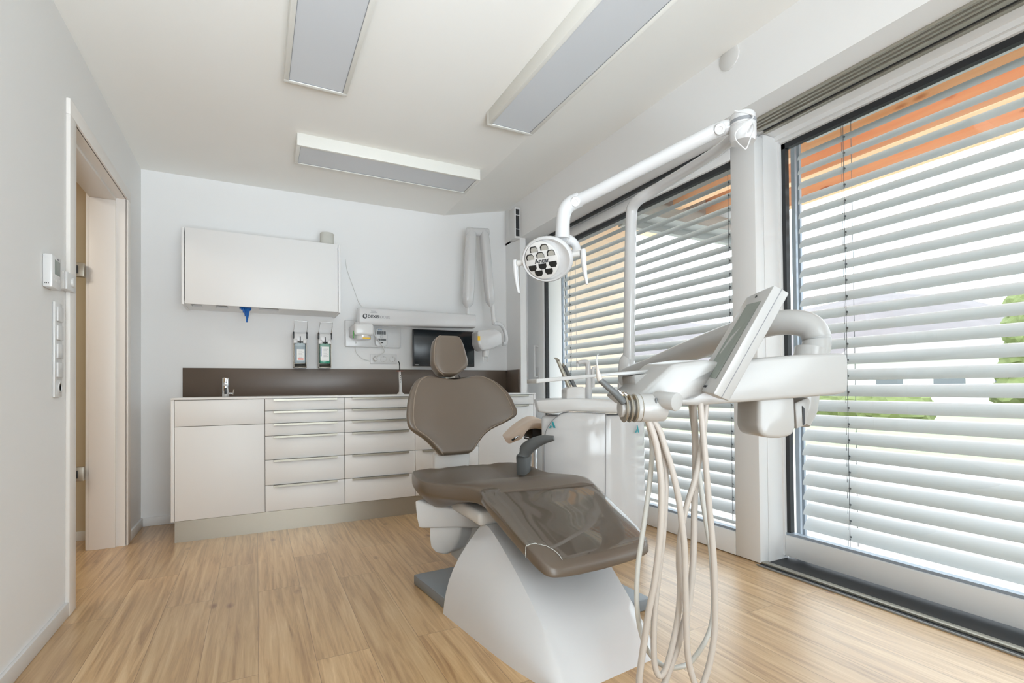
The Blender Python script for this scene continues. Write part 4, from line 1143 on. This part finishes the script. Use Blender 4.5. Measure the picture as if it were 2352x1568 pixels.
# tablet
A_, B_, C_, D_ = at(1587, 893, t=1.58), at(1638, 905, t=1.415), at(1779, 653, t=1.44), at(1715, 681, t=1.60)
tb = at(1669, 921, t=1.43) - B_
tb = (tb + (at(1821, 673, t=1.455) - C_)) / 2
fin('screen_housing', prism(B(), [A_, B_, C_, D_], tb, .006, 2), M['console'], cn)
tn = -(B_ - A_).cross(D_ - A_).normalized()
if tn.dot(CAM - A_) < 0: tn = -tn
q = lambda s, t_: A_ + (B_ - A_) * s + (D_ - A_).lerp(C_ - B_, s) * t_ + tn * .0012
fin('display', prism(B(), [q(.28, .15), q(.80, .13), q(.84, .86), q(.30, .88)], tn * .0008), M['screen_t'] if 'screen_t' in M else M['lcd'], cn, smooth=0)
c = q(.5, .055); text('Ancar', 'lettering', c, (B_ - A_), (D_ - A_), .016, M['ink'], cn)
lathe_b = lathe(B(), q(.5, .94), tn, [(.001, 0), (.004, 0), (.004, .001), (.001, .001)], 10)
fin('sensor_dot', lathe_b, M['black'], cn)
fin('seam_line', tube(B(), [B_ + tb * .5 + (B_ - A_).normalized() * .0005, C_ + tb * .5 + (B_ - A_).normalized() * .0005], .0012, 5, smooth=False), M['inkl'], cn)
# tray
P = [(1232, 870), (1400, 856), (1520, 846), (1560, 843), (1562, 850), (1480, 858), (1400, 863), (1232, 880)]
ty = thing('instrument_tray', at(1400, 862, t=1.62), 'long thin white instrument tray reaching left from the console', 'tray')
fin('tray_plate', prism(B(), [at(a, b_, t=1.62) for a, b_ in P], (.03, .12, 0), .002), M['console'], ty)
fin('tray_bracket', prism(B(), [at(a, b_, t=1.60) for a, b_ in ((1457, 862), (1520, 853), (1530, 900), (1468, 905), (1459, 884))], (.03, .10, 0), .004), M['console'], ty)
# handpieces resting in the holder
hp = thing('syringe_handpiece', at(1434, 922, t=1.44), 'grey angled syringe handpiece with a white tip in the console holder', 'handpiece')
fin('handpiece_body', tube(B(), [at(1378, 872, t=1.44), at(1396, 888, t=1.44), at(1415, 905, t=1.44), at(1436, 926, t=1.43)], [.0085, .009, .010, .011], 14, 5), M['grey'], hp)
fin('handpiece_cone', tube(B(), [at(1371.5, 838, t=1.44), at(1373, 852, t=1.44), at(1376, 866, t=1.44), at(1379, 873, t=1.44)], [.0028, .005, .008, .0086], 12, 4), M['hose'], hp)
fin('handpiece_tip', tube(B(), [at(1374, 812, t=1.44), at(1370.5, 822, t=1.44), at(1371.5, 840, t=1.44)], [.0016, .002, .0026], 8, 4), M['console'], hp)
for k, (a, b_, c_, d_) in enumerate(((1420, 897, 1442, 922), (1433, 902, 1452, 924), (1447, 908, 1462, 926))):
    t = thing('coupling', at(c_, d_, t=1.46), ['brass spring hose coupling next to the syringe in the holder', 'brass hose coupling in the middle of the console holder', 'steel hose coupling nearest the console drum'][k], 'coupling')
    p0, p1 = at(a, b_, t=1.45 + k * .008), at(c_, d_, t=1.45 + k * .008)
    fin('coupling_body', cyl(B(), p0.lerp(p1, .3), p1, .008, .010, seg=14), M['brass'] if k < 2 else M['steel'], t)
    bm = B()
    for j in range(5): lathe(bm, p0.lerp(p1, .12 + j * .12), p1 - p0, [(.004, -.0012), (.0085, -.0012), (.0085, .0012), (.004, .0012)], 12)
    cyl(bm, p0, p0.lerp(p1, .7), .004, seg=10)
    fin('coupling_rings', bm, M['chrome'], t)
# hoses
hz = lambda x_, y_, t_: at(1400 + x_ / 2.347, 900 + y_ / 2.347, t=t_)
hoses = [
    ([(200, 145), (218, 210), (230, 310), (215, 500), (180, 750), (152, 950), (148, 1150), (170, 1300), (210, 1400), (280, 1470), (350, 1485), (430, 1460), (500, 1370), (545, 1270), (560, 1150), (555, 1000), (545, 850), (515, 670), (484, 450), (455, 220), (437, 60)], .0075, 1.50, 1.60, 'hose2'),
    ([(208, 150), (240, 240), (262, 340), (280, 500), (278, 700), (262, 880), (240, 1040), (212, 1180), (188, 1340), (168, 1480), (160, 1590), (185, 1655), (230, 1665), (275, 1620), (300, 1560), (335, 1460), (368, 1370), (402, 1240), (430, 1130), (448, 950), (455, 800), (457, 650), (463, 450), (462, 250), (452, 60)], .0098, 1.46, 1.56, 'hose'),
    ([(220, 150), (262, 240), (290, 335), (303, 500), (290, 750), (268, 950), (246, 1150), (238, 1350), (246, 1480), (272, 1530), (305, 1485), (342, 1350), (370, 1200), (380, 1050), (374, 900), (385, 750), (420, 600), (460, 470), (500, 270), (522, 60)], .0090, 1.49, 1.53, 'hose'),
    ([(235, 150), (272, 215), (300, 300), (332, 400), (370, 560), (392, 720), (405, 850), (408, 1000), (413, 1200), (420, 1400), (440, 1510), (470, 1590), (495, 1590), (520, 1530), (546, 1430), (565, 1300), (569, 1150), (564, 950), (550, 750), (536, 600), (520, 400), (505, 230), (490, 60)], .0092, 1.47, 1.51, 'hose')]
for pts, r_, ta, tb_, mk in hoses:
    n = len(pts)
    fin('hose', tube(B(), [hz(x_, y_, ta + (tb_ - ta) * k / (n - 1)) for k, (x_, y_) in enumerate(pts)], r_, 12, 6), M[mk], cn)

# ================================================================== SADDLE STOOL
so = at(1226, 985, t=3.72)
st = thing('saddle_stool', (so.x, so.y, 0), 'cream saddle stool with black lever behind the spittoon unit', 'stool')
fx = V((.94, -.34, 0)); fy = V((.34, .94, 0)); rs = []
for k in range(17):
    u = k / 16; e_ = max(.05, 1 - abs(2 * u - 1) ** 5) ** .5; yy = (u - .5) * .40; hw = (.20 + .03 * u) * (.55 + .45 * e_); th = .058 * e_
    row = []
    zt = lambda q_: .735 - .135 * abs(q_) ** 1.7 + .03 * abs(2 * u - 1) ** 2
    for m_ in range(25):
        q_ = -1 + m_ / 12; row.append(V((so.x, so.y, zt(q_) - (1 - e_) * .03)) + fy * yy + fx * hw * q_)
    for m_ in range(25):
        q_ = (1 - m_ / 12) * .90; row.append(V((so.x, so.y, zt(q_) - th - (1 - e_) * .03 - .01 * (1 - abs(q_)))) + fy * yy + fx * hw * q_)
    rs.append(row)
sd = fin('saddle_seat', rings(B(), rs), M['cream'], st, smooth=80)
fin('seam', tube(B(), [V((so.x, so.y, 0)) + fy * (-.17 + .34 * k / 12) + fx * (.10 - .05 * math.sin(k / 12 * math.pi)) + V((0, 0, .718 - .03 * 0)) for k in range(13)], .002, 5, 1), M['hose'], sd)
fin('seat_bracket', box(so.x - .05, so.x + .05, so.y - .07, so.y + .07, .585, .672, .008), M['black'], st)
fin('gas_column', cyl(B(), (so.x, so.y, .09), (so.x, so.y, .59), .022, seg=20), M['chrome'], st)
fin('height_lever', tube(B(), [V((so.x, so.y, .60)) - fx * .02 - fy * .05, at(1192, 1001, t=3.5), at(1184, 1006, t=3.48)], [.003, .003, .003], 8, 3), M['chrome'], st)
fin('lever_grip', tube(B(), [at(1188, 1003, t=3.49), at(1176, 1011, t=3.475)], [.006, .008], 10, 1, smooth=False), M['black'], st)
for k in range(5):
    a = k * 2 * math.pi / 5 + .3; e = V((so.x + .25 * math.cos(a), so.y + .25 * math.sin(a), .075))
    lg_ = fin('leg', tube(B(), [V((so.x, so.y, .10)), V((so.x, so.y, .10)).lerp(e, .5), e], [.022, .018, .014], 10, 3), M['alu'], st)
    fin('caster', cyl(B(), (e.x - .012 * math.sin(a), e.y + .012 * math.cos(a), .028), (e.x + .012 * math.sin(a), e.y - .012 * math.cos(a), .028), .028, seg=18, bev=.003), M['black'], lg_)
